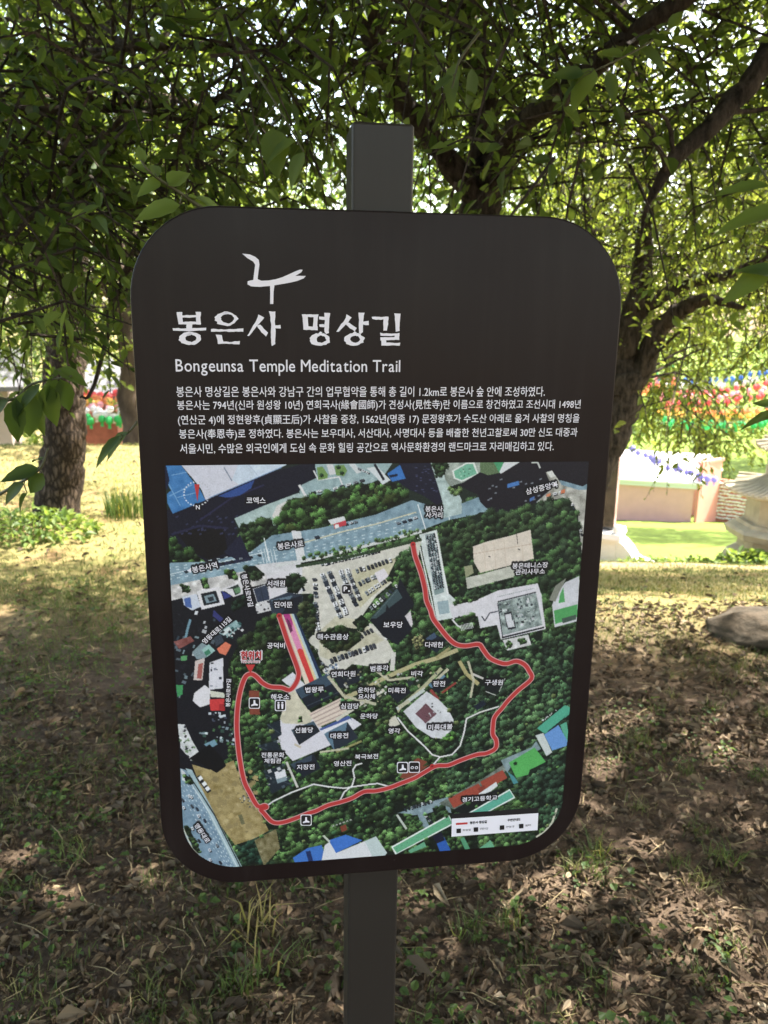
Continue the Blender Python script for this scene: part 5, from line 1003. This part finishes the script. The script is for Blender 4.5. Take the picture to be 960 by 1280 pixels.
# ------------------------------------------------------------------ forest floor: litter, straw, grass, weeds
rng = np.random.default_rng(41)
def scatter(n, y0, y1, p=1.0, pad=.35, dens=None):
    y = y0 + (y1 - y0) * rng.uniform(0, 1, n) ** p; x = rng.uniform(-1, 1, n) * (y * .56 + pad)
    if dens is not None: q = rng.uniform(0, 1, n) < dens(x, y); x, y = x[q], y[q]
    return x, y
def patch(x, y, s=1.6, o=0.0): return .5 + .5 * vnoise(x * s + o, y * s + o * 2)
M['litter'] = leafmat('fallen_brown_leaves', [(0, (0.036, 0.024, 0.014)), (.35, (0.095, 0.064, 0.036)), (.6, (0.15, 0.105, 0.062)), (.8, (0.21, 0.15, 0.088)), (.92, (0.29, 0.22, 0.14)), (1, (0.40, 0.34, 0.25))], ((0.05, 0.03, 0.015), (0.16, 0.10, 0.05)), .12, .75)
parts = []
for n_, y0, y1, pw_, l0, l1, dn in ((15000, 1.05, 3.0, 1.2, .014, .04, lambda x, y: .5 + .5 * patch(x, y, 2.2)), (12000, 1.05, 2.6, 1.1, .006, .016, None), (9000, 2.6, 4.5, 1.0, .02, .05, lambda x, y: np.clip(.28 + .5 * patch(x, y, 1.7, 3) + .3 * (x > 0) - .3 * (x < 0) * sst((y - 2.2) / .6), 0, 1)), (1300, 4.2, 9.0, 1.2, .03, .06, lambda x, y: .5 + 0 * x), (420, 1.1, 3.4, 1.1, .048, .075, None)):
    x, y = scatter(n_, y0, y1, pw_, dens=dn); n = len(x)
    z = ground_z(x, y) + rng.uniform(.001, .022, n); a = rng.uniform(0, 2 * math.pi, n); D = np.stack([np.cos(a), np.sin(a), rng.normal(.05, .28, n)], 1)
    L = rng.uniform(l0, l1, n)
    V, F = leaves(np.stack([x, y, z], 1), D, nrm(np.array([0, 0, 1.0]) + rng.normal(0, .42, (n, 3))), L, L * rng.uniform(.3, .62, n), rng, .5, .4)
    V = V + rng.normal(0, .055, V.shape) * np.repeat(L, 8)[:, None] * (1, 1, .7)
    parts.append((V, F, np.repeat(np.clip(rng.beta(1.6, 2.3, n), 0, 1), 8)))
V, F, A = join(*parts); tag(mesh('leaf_litter', V, F, M['litter'], attrs={'rnd': A}), 'brown fallen leaves strewn over the shaded ground around the sign', 'leaf litter', kind='stuff')
def blades(x, y, h, w, lean, rng, hue, z=None):
    n = len(x); z = ground_z(x, y) - .004 if z is None else z; a = rng.uniform(0, 2 * math.pi, n); S = np.stack([np.cos(a), np.sin(a), 0 * a], 1); b_ = a + math.pi / 2 + rng.normal(0, .8, n)
    Ld = np.stack([np.cos(b_), np.sin(b_), 0 * a], 1) * (h * lean * rng.uniform(.1, 1.5, n))[:, None]; P = np.stack([x, y, z], 1); U = np.array([0, 0, 1.0]) * h[:, None]; w = w[:, None]
    V = np.stack([P - S * w, P + S * w, P + Ld * .35 + U * .62 + S * w * .75, P + Ld * .35 + U * .62 - S * w * .75, P + Ld * 1.1 + U * rng.uniform(.75, 1, (n, 1))], 1); k = np.arange(n)[:, None] * 5
    return V.reshape(-1, 3), [k + np.array([[0, 1, 2, 3]]), k + np.array([[3, 2, 4]])], np.repeat(hue, 5)
def bl_obj(name, sets, mat, parent=None):
    n = 0; Vs, F4, F3, As = [], [], [], []
    for V, (f4, f3), A in sets: Vs.append(V); F4.append(f4 + n); F3.append(f3 + n); As.append(A); n += len(V)
    return mesh(name, np.concatenate(Vs), [np.concatenate(F4), np.concatenate(F3)], mat, parent, attrs={'rnd': np.concatenate(As)})
M['grass'] = leafmat('grass_blades', [(0, (0.03, 0.06, 0.012)), (.5, (0.07, 0.11, 0.025)), (.8, (0.13, 0.15, 0.045)), (1, (0.30, 0.25, 0.12))], ((0.06, 0.11, 0.015), (0.26, 0.24, 0.07)), .35, .6)
sets = []
gd_ = lambda x, y: np.clip((patch(x, y, 2.6, 5) - .45) * 2.4 + .62 * (x < .3) * sst((y - 1.7) / .8), 0, 1)
x, y = scatter(66000, 1.1, 4.8, .7, dens=gd_); n = len(x); sets.append(blades(x, y, rng.uniform(.012, .05, n), rng.uniform(.0008, .0018, n), .7, rng, np.clip(rng.beta(2, 3, n), 0, 1)))
for k in range(120):                                             # tufts
    cx, cy = scatter(1, 1.2, 4.2, 1.1); n = int(rng.integers(12, 50)); x = cx + rng.normal(0, .022, n); y = cy + rng.normal(0, .022, n)
    sets.append(blades(x, y, rng.uniform(.02, .065, n), rng.uniform(.0009, .0017, n), .8, rng, np.clip(rng.normal(rng.choice([.35, .45, .8]), .13, n), 0, 1)))
x, y = scatter(70000, 4.0, 11.5, 1.0, 1.0, dens=lambda x, y: sst((y + 2.2 * .5 * (1 + vnoise(x * 1.1, y * 1.1)) - 4.4) / 1.4) * (.5 + .5 * patch(x, y, 1.2))); n = len(x)
sets.append(blades(x, y, rng.uniform(.018, .05, n), rng.uniform(.0015, .004, n), .9, rng, np.clip(rng.normal(.56, .24, n) + .8 * (patch(x, y, .9, 7) - .5), 0, 1)))
tag(bl_obj('grass', sets, M['grass']), 'short grass growing through the litter and over the dry lawn', 'grass', kind='stuff')
parts = []
for k in range(2600):
    cx, cy = scatter(1, 1.15, 4.6, 1.0, dens=lambda x, y: np.clip(1.6 * patch(x, y, 1.9, 11) - .55 + .5 * (x < .1) * sst((y - 1.3) / .8), .015, 1))
    if not len(cx): continue
    n = int(rng.integers(3, 9)); a = rng.uniform(0, 2 * math.pi, n); L = rng.uniform(.007, .022, n) * rng.choice([.7, 1, 1.25]); P = np.stack([cx + rng.normal(0, .02, n), cy + rng.normal(0, .02, n), ground_z(cx, cy) + rng.uniform(.008, .04, n)], 1)
    V, F = leaves(P, np.stack([np.cos(a), np.sin(a), rng.normal(.1, .25, n)], 1), nrm(np.array([0, 0, 1.0]) + rng.normal(0, .25, (n, 3))), L, L * rng.uniform(.55, .9, n), rng); parts.append((V, F, np.repeat(np.clip(rng.normal(.55, .2, n), 0, 1), 8)))
V, F, A = join(*parts); tag(mesh('weeds', V, F, M['leaf_near'], attrs={'rnd': A}), 'small green weeds sprouting among the fallen leaves', 'weeds', kind='stuff')
mb = MB()
for k in range(900):
    cx, cy = scatter(1, 1.15, 3.8, 1.1); a = rng.uniform(0, math.pi); L = rng.uniform(.02, .12); c = np.array([cx[0], cy[0], float(ground_z(cx, cy)[0]) + .014]); d = np.array([math.cos(a), math.sin(a), rng.normal(0, .1)])
    mb.tube([c - d * L / 2, c + rng.normal(0, .006, 3), c + d * L / 2], [.0012, .0014, .0008], 4, False)
tag(mb.build('straw', principled('dry_straw', (0.26, 0.2, 0.11), .8, .2, .4, 30)), 'pale dry stalks and twigs lying on the leaf litter', 'straw', kind='stuff')

# plants one can point at
M['iris'] = leafmat('sword_leaves', [(0, (0.03, 0.07, 0.015)), (.7, (0.07, 0.12, 0.03)), (.85, (0.2, 0.17, 0.05)), (1, (0.33, 0.25, 0.1))], ((0.06, 0.12, 0.015), (0.3, 0.26, 0.06)), .35)
def clump(name, px, py, n, h, spread, w, hue, hs, label, cat, lean=.35, Y=None):
    y0 = np.linspace(1, 14, 4000); pts = np.array([at(px, py, v) for v in y0]); k = np.argmax(pts[:, 2] < ground_z(pts[:, 0], pts[:, 1])); c = pts[k]; c[2] = float(ground_z(c[0], c[1]))
    t = empty(name, c); tag(t, label, cat); a = rng.uniform(0, 2 * math.pi, n); r_ = spread * rng.uniform(0, 1, n) ** .6; x, y = r_ * np.cos(a), r_ * np.sin(a)
    bl_obj('leaf_blades', [blades(x, y, h * rng.uniform(.45, 1.1, n), w * rng.uniform(.6, 1.2, n), lean, rng, np.clip(rng.normal(hue, hs, n), 0, 1), z=np.full(n, -.01))], M['iris'], t); return t
ic = clump('iris_clump', 160, 645, 170, .30, .17, .005, .28, .15, 'dark green clump of tall sword leaves with a yellow bloom on the left lawn', 'iris', .28)
mb = MB(); 
for k in range(6): a = k * math.pi / 3; mb.add(np.array([(0, 0, 0), (.022 * math.cos(a - .4), .022 * math.sin(a - .4), .012), (.034 * math.cos(a), .034 * math.sin(a), .004), (.022 * math.cos(a + .4), .022 * math.sin(a + .4), .012)]) + (-.05, -.05, .30), np.array([(0, 1, 2, 3)]))
mb.tube([(-.05, -.05, 0), (-.05, -.05, .3)], [.003, .002], 5); fl = mb.build('bloom', principled('yellow_petals', (0.6, 0.42, 0.03), .6), ic)
clump('lily_clump', 318, 1165, 18, .13, .05, .0028, .97, .1, 'yellowed clump of narrow withering leaves below the left part of the sign', 'lily plant', 1.0)
clump('lily_clump', 332, 1222, 12, .13, .035, .003, .7, .2, 'half green clump of narrow leaves left of the post near the bottom edge', 'lily plant', .9)
clump('grass_tuft', 300, 1240, 70, .10, .045, .0016, .35, .15, 'dense green grass tuft at the bottom edge left of the post', 'grass tuft', .7)
clump('grass_tuft', 585, 1170, 50, .09, .04, .0016, .4, .15, 'green grass tuft right of the post under the board', 'grass tuft', .7)
clump('grass_tuft', 638, 1160, 46, .09, .04, .0016, .45, .18, 'green grass tuft under the lower right corner of the board', 'grass tuft', .7)
clump('grass_tuft', 95, 1075, 46, .09, .05, .0015, .5, .2, 'thin grass tuft on the litter at the lower left', 'grass tuft', .8)
clump('grass_tuft', 905, 1080, 60, .09, .05, .0016, .45, .2, 'bushy grass tuft on the litter at the lower right', 'grass tuft', .8)
clump('grass_tuft', 745, 1070, 40, .09, .035, .0016, .6, .2, 'sunlit grass tuft just right of the board corner', 'grass tuft', .8)
def lowplant(name, c, n, R, H, L, label, cat, mat, group=None, seed=1):
    r = np.random.default_rng(seed); t = empty(name, c); tag(t, label, cat, group); a = r.uniform(0, 2 * math.pi, n); q = r.uniform(0, 1, n) ** .6
    P = np.stack([R * q * np.cos(a), R * .7 * q * np.sin(a), H * (1 - q * q * .7) * r.uniform(.15, 1, n)], 1); D = nrm(np.stack([np.cos(a), np.sin(a), r.normal(.1, .5, n)], 1) + r.normal(0, .5, (n, 3))); ll = L * r.uniform(.5, 1.2, n)
    V, F = leaves(P, D, nrm(np.array([0, 0, 1.0]) + r.normal(0, .3, (n, 3))), ll, ll * .6, r); mesh('foliage', V, F, mat, t, attrs={'rnd': np.repeat(np.clip(r.normal(.6, .2, n), 0, 1), 8)})
    mb = MB()
    for k in range(min(14, n)): mb.tube([(0, 0, -.02), P[k] * .5 + (0, 0, .01), P[k]], [.003, .0025, .0015], 4, False)
    mb.build('stem', M['spray_stem'], t); return t
c = at(40, 676, 5.35); c[2] = float(ground_z(c[0], c[1])); lowplant('leafy_ground_plant', c, 620, .46, .19, .06, 'low pale green leafy plants at the foot of the scaly trunk', 'plant', M['leaf_far'], seed=3)
first = None; PL = 'plants along the edge of the slope'
for k, (px, lab) in enumerate(((792, 'small bright plant beside the foot of the white plinth'), (806, 'small bright plant just right of the white plinth'), (822, 'third bright plant along the lawn edge from the plinth'), (838, 'low plant on the lawn edge under the pink hall'), (856, 'low plant on the lawn edge under the red gable wall'), (872, 'low plant on the lawn edge under the red and white screen'), (890, 'low plant on the lawn edge left of the pagoda base'), (920, 'broad leafy plant at the left foot of the pagoda'), (936, 'broad leafy plant in front of the pagoda base'), (953, 'broad leafy plant at the right edge before the pagoda'))):
    big = px > 910; c = at(px, 690, 10.6 if big else 11.2 - .02 * k); c[2] = float(ground_z(c[0], c[1]))
    lowplant('edge_plant', c, 90 if big else 50, .24 if big else .2, .22 if big else .14, .13 if big else .09, lab, 'plant', M['leaf_far'], PL, 60 + k)

# ------------------------------------------------------------------ boulder
r = np.random.default_rng(51)
def boulder(name, c, dim, seed, mat, label):
    import bmesh
    bm = bmesh.new(); bmesh.ops.create_icosphere(bm, subdivisions=5, radius=1.0); V = np.array([v.co[:] for v in bm.verts]); F = np.array([[v.index for v in f.verts] for f in bm.faces]); bm.free()
    r = np.random.default_rng(seed); N = nrm(r.normal(0, 1, (16, 3)) * (1, 1, .8)); d = r.uniform(.62, .98, 16)
    s = np.ones(len(V))
    for a, b_ in zip(N, d): q = V @ a; s = np.minimum(s, np.where(q > .05, b_ / np.maximum(q, .05), 9))
    V = V * s[:, None]; V = V * (1 + .05 * vnoise(V[:, 0] * 3 + 5, V[:, 1] * 3 + V[:, 2] * 2)[:, None] + .02 * vnoise(V[:, 0] * 9, V[:, 2] * 9 + V[:, 1] * 4)[:, None])
    o = mesh(name, V * dim, F, mat, smooth=True); o.location = c; tag(o, label, 'rock'); return o
M['rock'] = principled('weathered_rock', (0.085, 0.064, 0.044), .9, .2, nscale=9, bump=1.0, col2=(0.028, 0.024, 0.017))
c = at(985, 815, 3.75); boulder('boulder', (c[0] + .02, c[1] + .10, float(ground_z(c[0], c[1])) + .0), (.45, .36, .128), 8, M['rock'], 'flat topped brown boulder at the right edge of the shaded ground')

# ------------------------------------------------------------------ black memorial stone on a white plinth
M['white_stone'] = principled('white_granite', (0.66, 0.65, 0.66), .7, .3, .05, 40, .1)
M['grey_stone'] = principled('weathered_granite', (0.36, 0.32, 0.24), .85, .2, .16, 6, .3)
M['black_stone'] = principled('polished_black_stone', (0.016, 0.017, 0.018), .06, .6)
M['brown_stone'] = principled('rough_brown_stone', (0.36, 0.24, 0.21), .8, .3, .15, 12, .2)
c = at(756, 692, 11.7); gz = float(ground_z(c[0], c[1])); ST = empty('memorial_stone', (c[0] - .05, c[1] + .25, gz), math.radians(-24)); tag(ST, 'polished black memorial stone with brown sides standing on a white plinth right of the sign', 'memorial stone')
s_ = .0127
mb = MB(); mb.box((0, 0, .16), (.62, .52, .42)); mb.build('plinth', M['white_stone'], ST)
mb = MB(); mb.box((0, 0, .395), (.70, .60, .05)); mb.box((0, 0, .46), (.76, .66, .08), taper=.93); mb.build('plinth_cap', M['white_stone'], ST)
mb = MB()                                                         # sloping cheek stone that runs down from the plinth to the right
pr_ = [(.312, .40), (.42, .33), (.52, .22), (.60, .10), (.68, .06), (.86, .03), (.88, -.18), (.312, -.18)]; V = np.array([(a, y_, z_) for y_ in (-.24, .24) for a, z_ in pr_]); k = len(pr_); j = np.arange(k); mb.add(V, [np.arange(k)[::-1] * 1, np.arange(k) + k, np.stack([j, (j + 1) % k, (j + 1) % k + k, j + k], 1)]); mb.build('cheek_stone', M['white_stone'], ST)
mb = MB(); mb.box((0, 0, .502 + 1.05), (.46, .20, 2.1)); mb.build('slab', M['brown_stone'], ST)
mb = MB(); mb.box((0, -.1035, .502 + 1.05), (.455, .004, 2.09)); mb.build('polished_face', M['black_stone'], ST)
mb = MB(); mb.lathe([(.001, .0), (.05, .0), (.06, .05), (.045, .10), (.02, .13), (.001, .14)], 8, (.29, -.22, .5)); mb.build('corner_finial', M['white_stone'], ST, True)

# ------------------------------------------------------------------ stone pagoda
c = at(978, 706, 11.6); gz = float(ground_z(c[0], c[1])); PG = empty('stone_pagoda', (c[0], c[1], gz)); tag(PG, 'weathered octagonal stone pagoda with a tiled stone roof at the right edge', 'pagoda')
u = .0121
def pz(py): return (706 - py) * u
mb = MB(); mb.lathe([(.88, -.6), (.88, pz(704)), (.86, pz(698)), (.82, pz(690)), (.70, pz(685)), (.68, pz(684))], 8, rot=.39); mb.build('base', M['grey_stone'], PG)
mb = MB(); mb.lathe([(.68, pz(684)), (.66, pz(672)), (.70, pz(670)), (.84, pz(668)), (.88, pz(660)), (.84, pz(657)), (.72, pz(654)), (.70, pz(650))], 8, rot=.39); mb.build('pedestal', M['grey_stone'], PG)
mb = MB(); mb.lathe([(.62, pz(650)), (.60, pz(612))], 8, rot=.39); mb.build('body', M['grey_stone'], PG)
def roof(name, R, z0, h, n=6, rot=-.10, r1=.25):
    P = MB(); K = 7; rings = []
    th = []; 
    for k in range(n):
        for q in range(6): th.append((k + q / 6) * 2 * math.pi / n + rot)
    th = np.array(th); ph = (th - rot) % (2 * math.pi / n) - math.pi / n; poly = math.cos(math.pi / n) / np.cos(ph); up_ = (np.abs(ph) / (math.pi / n)) ** 3
    prof = [(.55, -.02), (.96, -.03), (1.0, 0.0), (1.0, .035), (.8, .09), (.55, .22), (.3, .42)]
    for a, z_ in prof: rr = R * a * poly; rings.append(np.stack([rr * np.cos(th), rr * np.sin(th), z0 + z_ * h / .42 + .09 * up_ * (a > .7) * a], 1))
    m_ = len(th); V = np.concatenate(rings); i = np.arange(K - 1)[:, None] * m_; j = np.arange(m_)[None]; P.add(V, [np.stack([i + j, i + (j + 1) % m_, i + m_ + (j + 1) % m_, i + m_ + j], -1).reshape(-1, 4), np.arange(m_)[::-1], np.arange(m_) + (K - 1) * m_])
    for t_ in np.arange(n * 9):                                    # tile ribs
        a = t_ / (n * 9) * 2 * math.pi + rot; p_ = (a - rot) % (2 * math.pi / n) - math.pi / n; f = math.cos(math.pi / n) / math.cos(p_)
        P.tube([(R * q * f * math.cos(a), R * q * f * math.sin(a), z0 + z_ * h / .42 + .012 + .09 * (abs(p_) / (math.pi / n)) ** 3 * (q > .7) * q) for q, z_ in prof[3:]], .017, 5)
    return P
roof('roof', 1.0, pz(613), .30).build('roof', M['grey_stone'], PG)
mb = MB(); mb.lathe([(.40, pz(592)), (.38, pz(560))], 8, rot=.39); mb.build('upper_body', M['grey_stone'], PG)
roof('roof', .62, pz(560), .24).build('upper_roof', M['grey_stone'], PG)
mb = MB(); mb.lathe([(.22, pz(541)), (.24, pz(534)), (.14, pz(530)), (.2, pz(522)), (.12, pz(512)), (.16, pz(506)), (.02, pz(490))], 8); mb.build('finial', M['grey_stone'], PG, True)

# ------------------------------------------------------------------ pink hall, red gable wall, red and white screen below the slope
M['pink_wall'] = principled('pink_plaster', (0.62, 0.35, 0.34), .85, .2, .05, 3)
M['white_roof'] = principled('white_roof_sheet', (0.72, 0.70, 0.72), .6, .3)
M['red_wall'] = principled('red_painted_board', (0.60, 0.26, 0.21), .7, .3, .06, 2)
M['trim'] = principled('pale_trim', (0.62, 0.64, 0.7), .6)
A_, B_ = at(700, 632, 28.5), at(863, 656, 27.3); C_ = at(891, 654, 29.6)
def gz_(p): return float(ground_z(p[0], p[1]))
HB = empty('pink_hall', (A_[0], A_[1], gz_(A_))); tag(HB, 'low pink walled hall with a white roof below the slope on the right', 'hall')
o3 = np.array(HB.location); zb = min(A_[2], B_[2]) - .5; zt = at(863, 611, 27.3)[2]
def wall(mb, p, q, z0, z1, th=.12):
    d = nrm(np.array([q[0] - p[0], q[1] - p[1], 0])); n_ = np.array([-d[1], d[0], 0]) * th
    P = [np.array([v[0], v[1], z]) + s for s in (0 * n_, n_) for z in (z0, z1) for v in (p, q)]; V = np.array(P) - o3
    mb.add(V, np.array([(0, 1, 3, 2), (4, 6, 7, 5), (0, 2, 6, 4), (1, 5, 7, 3), (2, 3, 7, 6), (0, 4, 5, 1)]))
mb = MB(); wall(mb, A_, B_, zb, zt); wall(mb, A_ + (C_ - B_), C_, zb, zt); mb.build('wall', M['pink_wall'], HB)
mb = MB(); wall(mb, A_ + (-.1, -.1, 0), B_ + (.1, -.1, 0), zt, zt + .16, .3); mb.build('eave_trim', M['trim'], HB)
ridge = .5 * (A_ + A_ + C_ - B_), .5 * (B_ + C_); zr = zt + .95
P = np.array([A_ + (-.2, -.25, 0), B_ + (.25, -.25, 0), C_ + (.25, .25, 0), A_ + C_ - B_ + (-.2, .25, 0), ridge[0], ridge[1]]); P[:4, 2] = zt + .162; P[4:, 2] = zr
P2 = P.copy(); P2[:, 2] += .08; mb = MB(); mb.add(np.concatenate([P, P2]) - o3, [np.array(f) for f in ((6, 7, 11, 10), (8, 9, 10, 11), (0, 4, 5, 1), (2, 5, 4, 3), (0, 1, 7, 6), (2, 3, 9, 8), (1, 5, 11, 7), (5, 2, 8, 11), (4, 0, 6, 10), (3, 4, 10, 9))]); mb.build('roof', M['white_roof'], HB)
mb = MB(); q_ = [at(818, 628, 27.75), at(840, 631, 27.6)]; wall(mb, q_[0] + (0, -.13, 0), q_[1] + (0, -.13, 0), zt - .75, zt - .25, .06); 
RW = empty('red_gable_wall', (B_[0], B_[1], gz_(B_))); tag(RW, 'plain red board wall standing at the right end of the pink hall', 'wall'); o3 = np.array(RW.location)
D_ = at(891, 656, 28.2); zt2 = at(880, 578, 27.6)[2]; E_ = B_ + (.12, -.16, 0)
mb = MB(); wall(mb, E_, D_ + (.02, -.16, 0), zb, zt2, .1); mb.build('board', M['red_wall'], RW)
mb = MB(); wall(mb, E_ + (-.06, -.02, 0), D_ + (.08, -.18, 0), zt2, zt2 + .09, .16); mb.build('coping', M['red_wall'], RW)
SCN = empty('lantern_screen', (D_[0], D_[1], gz_(D_))); tag(SCN, 'red screen covered with rows of small white paper flowers left of the pagoda', 'screen'); o3 = np.array(SCN.location)
S0, S1 = D_ + (.03, -.10, 0), at(942, 663, 27.6) + (0, -.16, 0); zt3 = at(915, 600, 28)[2]
mb = MB(); wall(mb, S0, S1, zb, zt3, .1); mb.build('backing', principled('red_cloth', (0.60, 0.22, 0.18), .8, .2, .15, 6), SCN)
mb = MB(); rr = np.random.default_rng(77); nn = nrm(np.array([S1[1] - S0[1], -(S1[0] - S0[0]), 0]))
for row in range(11):
    for k in range(12):
        f = (k + .5 * (row % 2) + .3 + rr.uniform(-.12, .12)) / 12.6; p = S0 + (S1 - S0) * f; z_ = zb + .55 + (zt3 - zb - .6) * (row + .4) / 11
        mb.lathe([(.001, -.045), (.05, -.03), (.085, .0), (.05, .03), (.001, .045)], 6, np.array([p[0], p[1], z_ + rr.uniform(-.02, .02)]) + nn * .05 - o3, sx=rr.uniform(.7, 1.25), sy=.6)
tag(mb.build('paper_flowers', principled('white_paper', (0.7, 0.66, 0.62), .8), SCN, True), kind='stuff')

# ------------------------------------------------------------------ left: timber hall and pale building beyond the lawn edge
def hall(name, p, q, ytop, wallmat, roofmat, label, cat, pillars=True, over=.5, rise=1.1, deep=3.0):
    t = empty(name, (p[0], p[1], gz_(p))); tag(t, label, cat); global o3; o3 = np.array(t.location); n_ = nrm(np.array([-(q[1] - p[1]), q[0] - p[0], 0])) * deep
    z0 = gz_(p) - .6; mb = MB(); wall(mb, p, q, z0, ytop); wall(mb, p + n_, q + n_, z0, ytop); wall(mb, p + n_ * .04, p + n_ * .96, z0, ytop); wall(mb, q + n_ * .04, q + n_ * .96, z0, ytop); mb.build('wall', wallmat, t)
    mb = MB(); d = nrm(q - p) * (1, 1, 0)
    for k in range(5 if pillars else 0): v = p + (q - p) * (k + .06) / 4.2; v = v - nrm(n_) * .08; mb = MB(); mb.box(np.array([v[0], v[1], (z0 + ytop) / 2]) - o3, (.18, .18, ytop - z0)); mb.build('pillar', M['red_wall'], t)
    e = nrm(n_) * over; P = np.array([p - e - d * over, q - e + d * over, q + n_ + e + d * over, p + n_ + e - d * over, p + n_ / 2 - d * over, q + n_ / 2 + d * over]); P[:4, 2] = ytop + .01; P[4:, 2] = ytop + rise; P2 = P.copy(); P2[:, 2] += .14
    mb = MB(); mb.add(np.concatenate([P, P2]) - o3, [np.array(f) for f in ((6, 7, 11, 10), (8, 9, 10, 11), (0, 4, 5, 1), (2, 5, 4, 3), (0, 1, 7, 6), (2, 3, 9, 8), (1, 5, 11, 7), (5, 2, 8, 11), (4, 0, 6, 10), (3, 4, 10, 9))]); mb.build('roof', roofmat, t); return t
M['timber'] = principled('red_brown_timber', (0.26, 0.085, 0.055), .7, .3, .25, 4)
M['tile'] = principled('grey_roof_tile', (0.12, 0.12, 0.13), .8, .2, .2, 9)
hall('timber_hall', at(92, 560, 26), at(330, 560, 27), at(130, 500, 26)[2], M['timber'], M['tile'], 'red brown timber hall beyond the lawn edge left of the sign', 'hall')
hall('pale_building', at(-120, 560, 24), at(16, 560, 25), at(5, 492, 24)[2], principled('beige_render', (0.32, 0.27, 0.24), .9, .2, .05, 2), M['tile'], 'beige walled building at the left edge behind the trees', 'building', False)

# ------------------------------------------------------------------ strings of paper lanterns over the temple court
def lantern_mat(name, c): 
    m = bpy.data.materials.new(name); t, out, nd, link = nt(m); b = nd('BsdfPrincipled', inp={'Roughness': .7, 'Specular IOR Level': .2}); b.inputs['Base Color'].default_value = c4(c); tr = nd('BsdfTranslucent'); tr.inputs[0].default_value = c4(np.minimum(np.array(c) * 1.1, .9)); mx = nd('MixShader', inp={0: .4}); link(b.outputs[0], mx.inputs[1]); link(tr.outputs[0], mx.inputs[2]); link(mx.outputs[0], out.inputs[0]); return m
LC = {'green': (0.06, 0.42, 0.14), 'yellow': (0.74, 0.48, 0.14), 'orange': (0.74, 0.32, 0.14), 'red': (0.68, 0.14, 0.15), 'pink': (0.78, 0.42, 0.48), 'white': (0.74, 0.72, 0.72), 'blue': (0.10, 0.24, 0.60), 'violet': (0.34, 0.30, 0.66)}
def lantern_mesh(col):
    mb = MB(); th = np.arange(16) * math.pi / 8; prof = [(.02, .13), (.07, .125), (.115, .07), (.13, .0), (.115, -.07), (.07, -.115), (.03, -.13)]
    rings = [np.stack([a * (1 - .09 * (np.arange(16) % 2)) * np.cos(th), a * (1 - .09 * (np.arange(16) % 2)) * np.sin(th), np.full(16, z)], 1) for a, z in prof]; i = np.arange(6)[:, None] * 16; j = np.arange(16)[None]
    mb.add(np.concatenate(rings), [np.stack([i + j, i + 16 + j, i + 16 + (j + 1) % 16, i + (j + 1) % 16], -1).reshape(-1, 4), np.arange(16), np.arange(16)[::-1] + 96])
    mb.box((0, 0, -.20), (.10, .006, .14)); mb.tube([(0, 0, .12), (0, 0, .19)], .006, 4)
    o = mb.build('paper_lantern', lantern_mat(col + '_lantern_paper', LC[col])); me = o.data; bpy.data.objects.remove(o); return me
LM = {k: lantern_mesh(k) for k in LC}
M['wire'] = principled('dark_wire', (0.02, 0.02, 0.02), .6)
def row(colf, a, b, n, sag, label, group, wlabel):
    a, b = np.array(a), np.array(b); P = []
    for k in range(n):
        t = k / max(1, n - 1); p = a + (b - a) * t - np.array([0, 0, sag * 4 * t * (1 - t)]) + rng.normal(0, 1, 3) * (.05, .12, .035); P.append(p); cl = colf(k) if callable(colf) else colf
        o = bpy.data.objects.new('paper_lantern', LM[cl]); COL.objects.link(o); o.location = p; o.rotation_euler = (0, 0, rng.uniform(0, 1)); s = rng.uniform(.72, .9); o.scale = (s, s, s); tag(o, label.replace('COLOUR', cl), 'lantern', group.replace('COLOUR', cl))
    P = np.array(P); mb = MB(); mb.tube(P + (0, 0, .19), .006, 4); tag(mb.build('lantern_wire', M['wire']), wlabel, 'wire', 'wires of the lantern strings')
ORD = ['lowest', 'second lowest', 'lower middle', 'middle', 'bright upper middle', 'upper middle', 'near top', 'next to top', 'topmost']
RROWS = [('green', 545, 530), ('green', 540, 527), ('yellow', 531, 519), ('orange', 525, 513), ('red', 519, 507), ('pink', 511, 500), ('red', 505, 494), ('white', 497, 487), ('blue', 490, 481)]
for k, (cl, y0, y1) in enumerate(RROWS):
    Y = 29.6 + .55 * k; right = k > 2
    row(cl, at(838 - 6 * (k % 3), y0 - 16, Y), at(985, y1 - 8 - 14 * (k > 3), Y + .6), 17, .25, f'COLOUR paper lantern on the {ORD[k]} string over the court right of the sign', f'COLOUR lanterns on the {ORD[k]} string of the right court', f'wire of the {ORD[k]} lantern string over the right court')
for k, (cl, y0, y1) in enumerate((('orange', 496, 480), ('red', 490, 474), ('pink', 484, 466), ('green', 478, 460))):
    Y = 31 + .6 * k
    row(cl, at(752, y0, Y), at(840, y1, Y + .3), 10, .12, 'COLOUR paper lantern on its string beside the crotch of the forked tree', 'COLOUR lanterns beside the forked tree', f'wire of the {cl} lantern string beside the forked tree')
row('violet', at(792, 562, 26.4), at(893, 600, 26.6), 17, .1, 'COLOUR paper lantern hanging along the eave of the pink hall', 'COLOUR lanterns along the pink hall', 'wire of the violet lanterns along the pink hall')
for k, (cl, y0) in enumerate((('green', 521), ('white', 515), ('white', 510), ('pink', 506), ('yellow', 501), ('orange', 496), ('red', 491))):
    Y = 22.6 + .3 * k
    row(cl, at(70, y0, Y), at(190, y0 + 2, Y), 14, .06, f'COLOUR paper lantern on the {ORD[k]} string before the timber hall on the left', f'COLOUR lanterns on the {ORD[k]} string before the timber hall', f'wire of the {ORD[k]} lantern string before the timber hall')
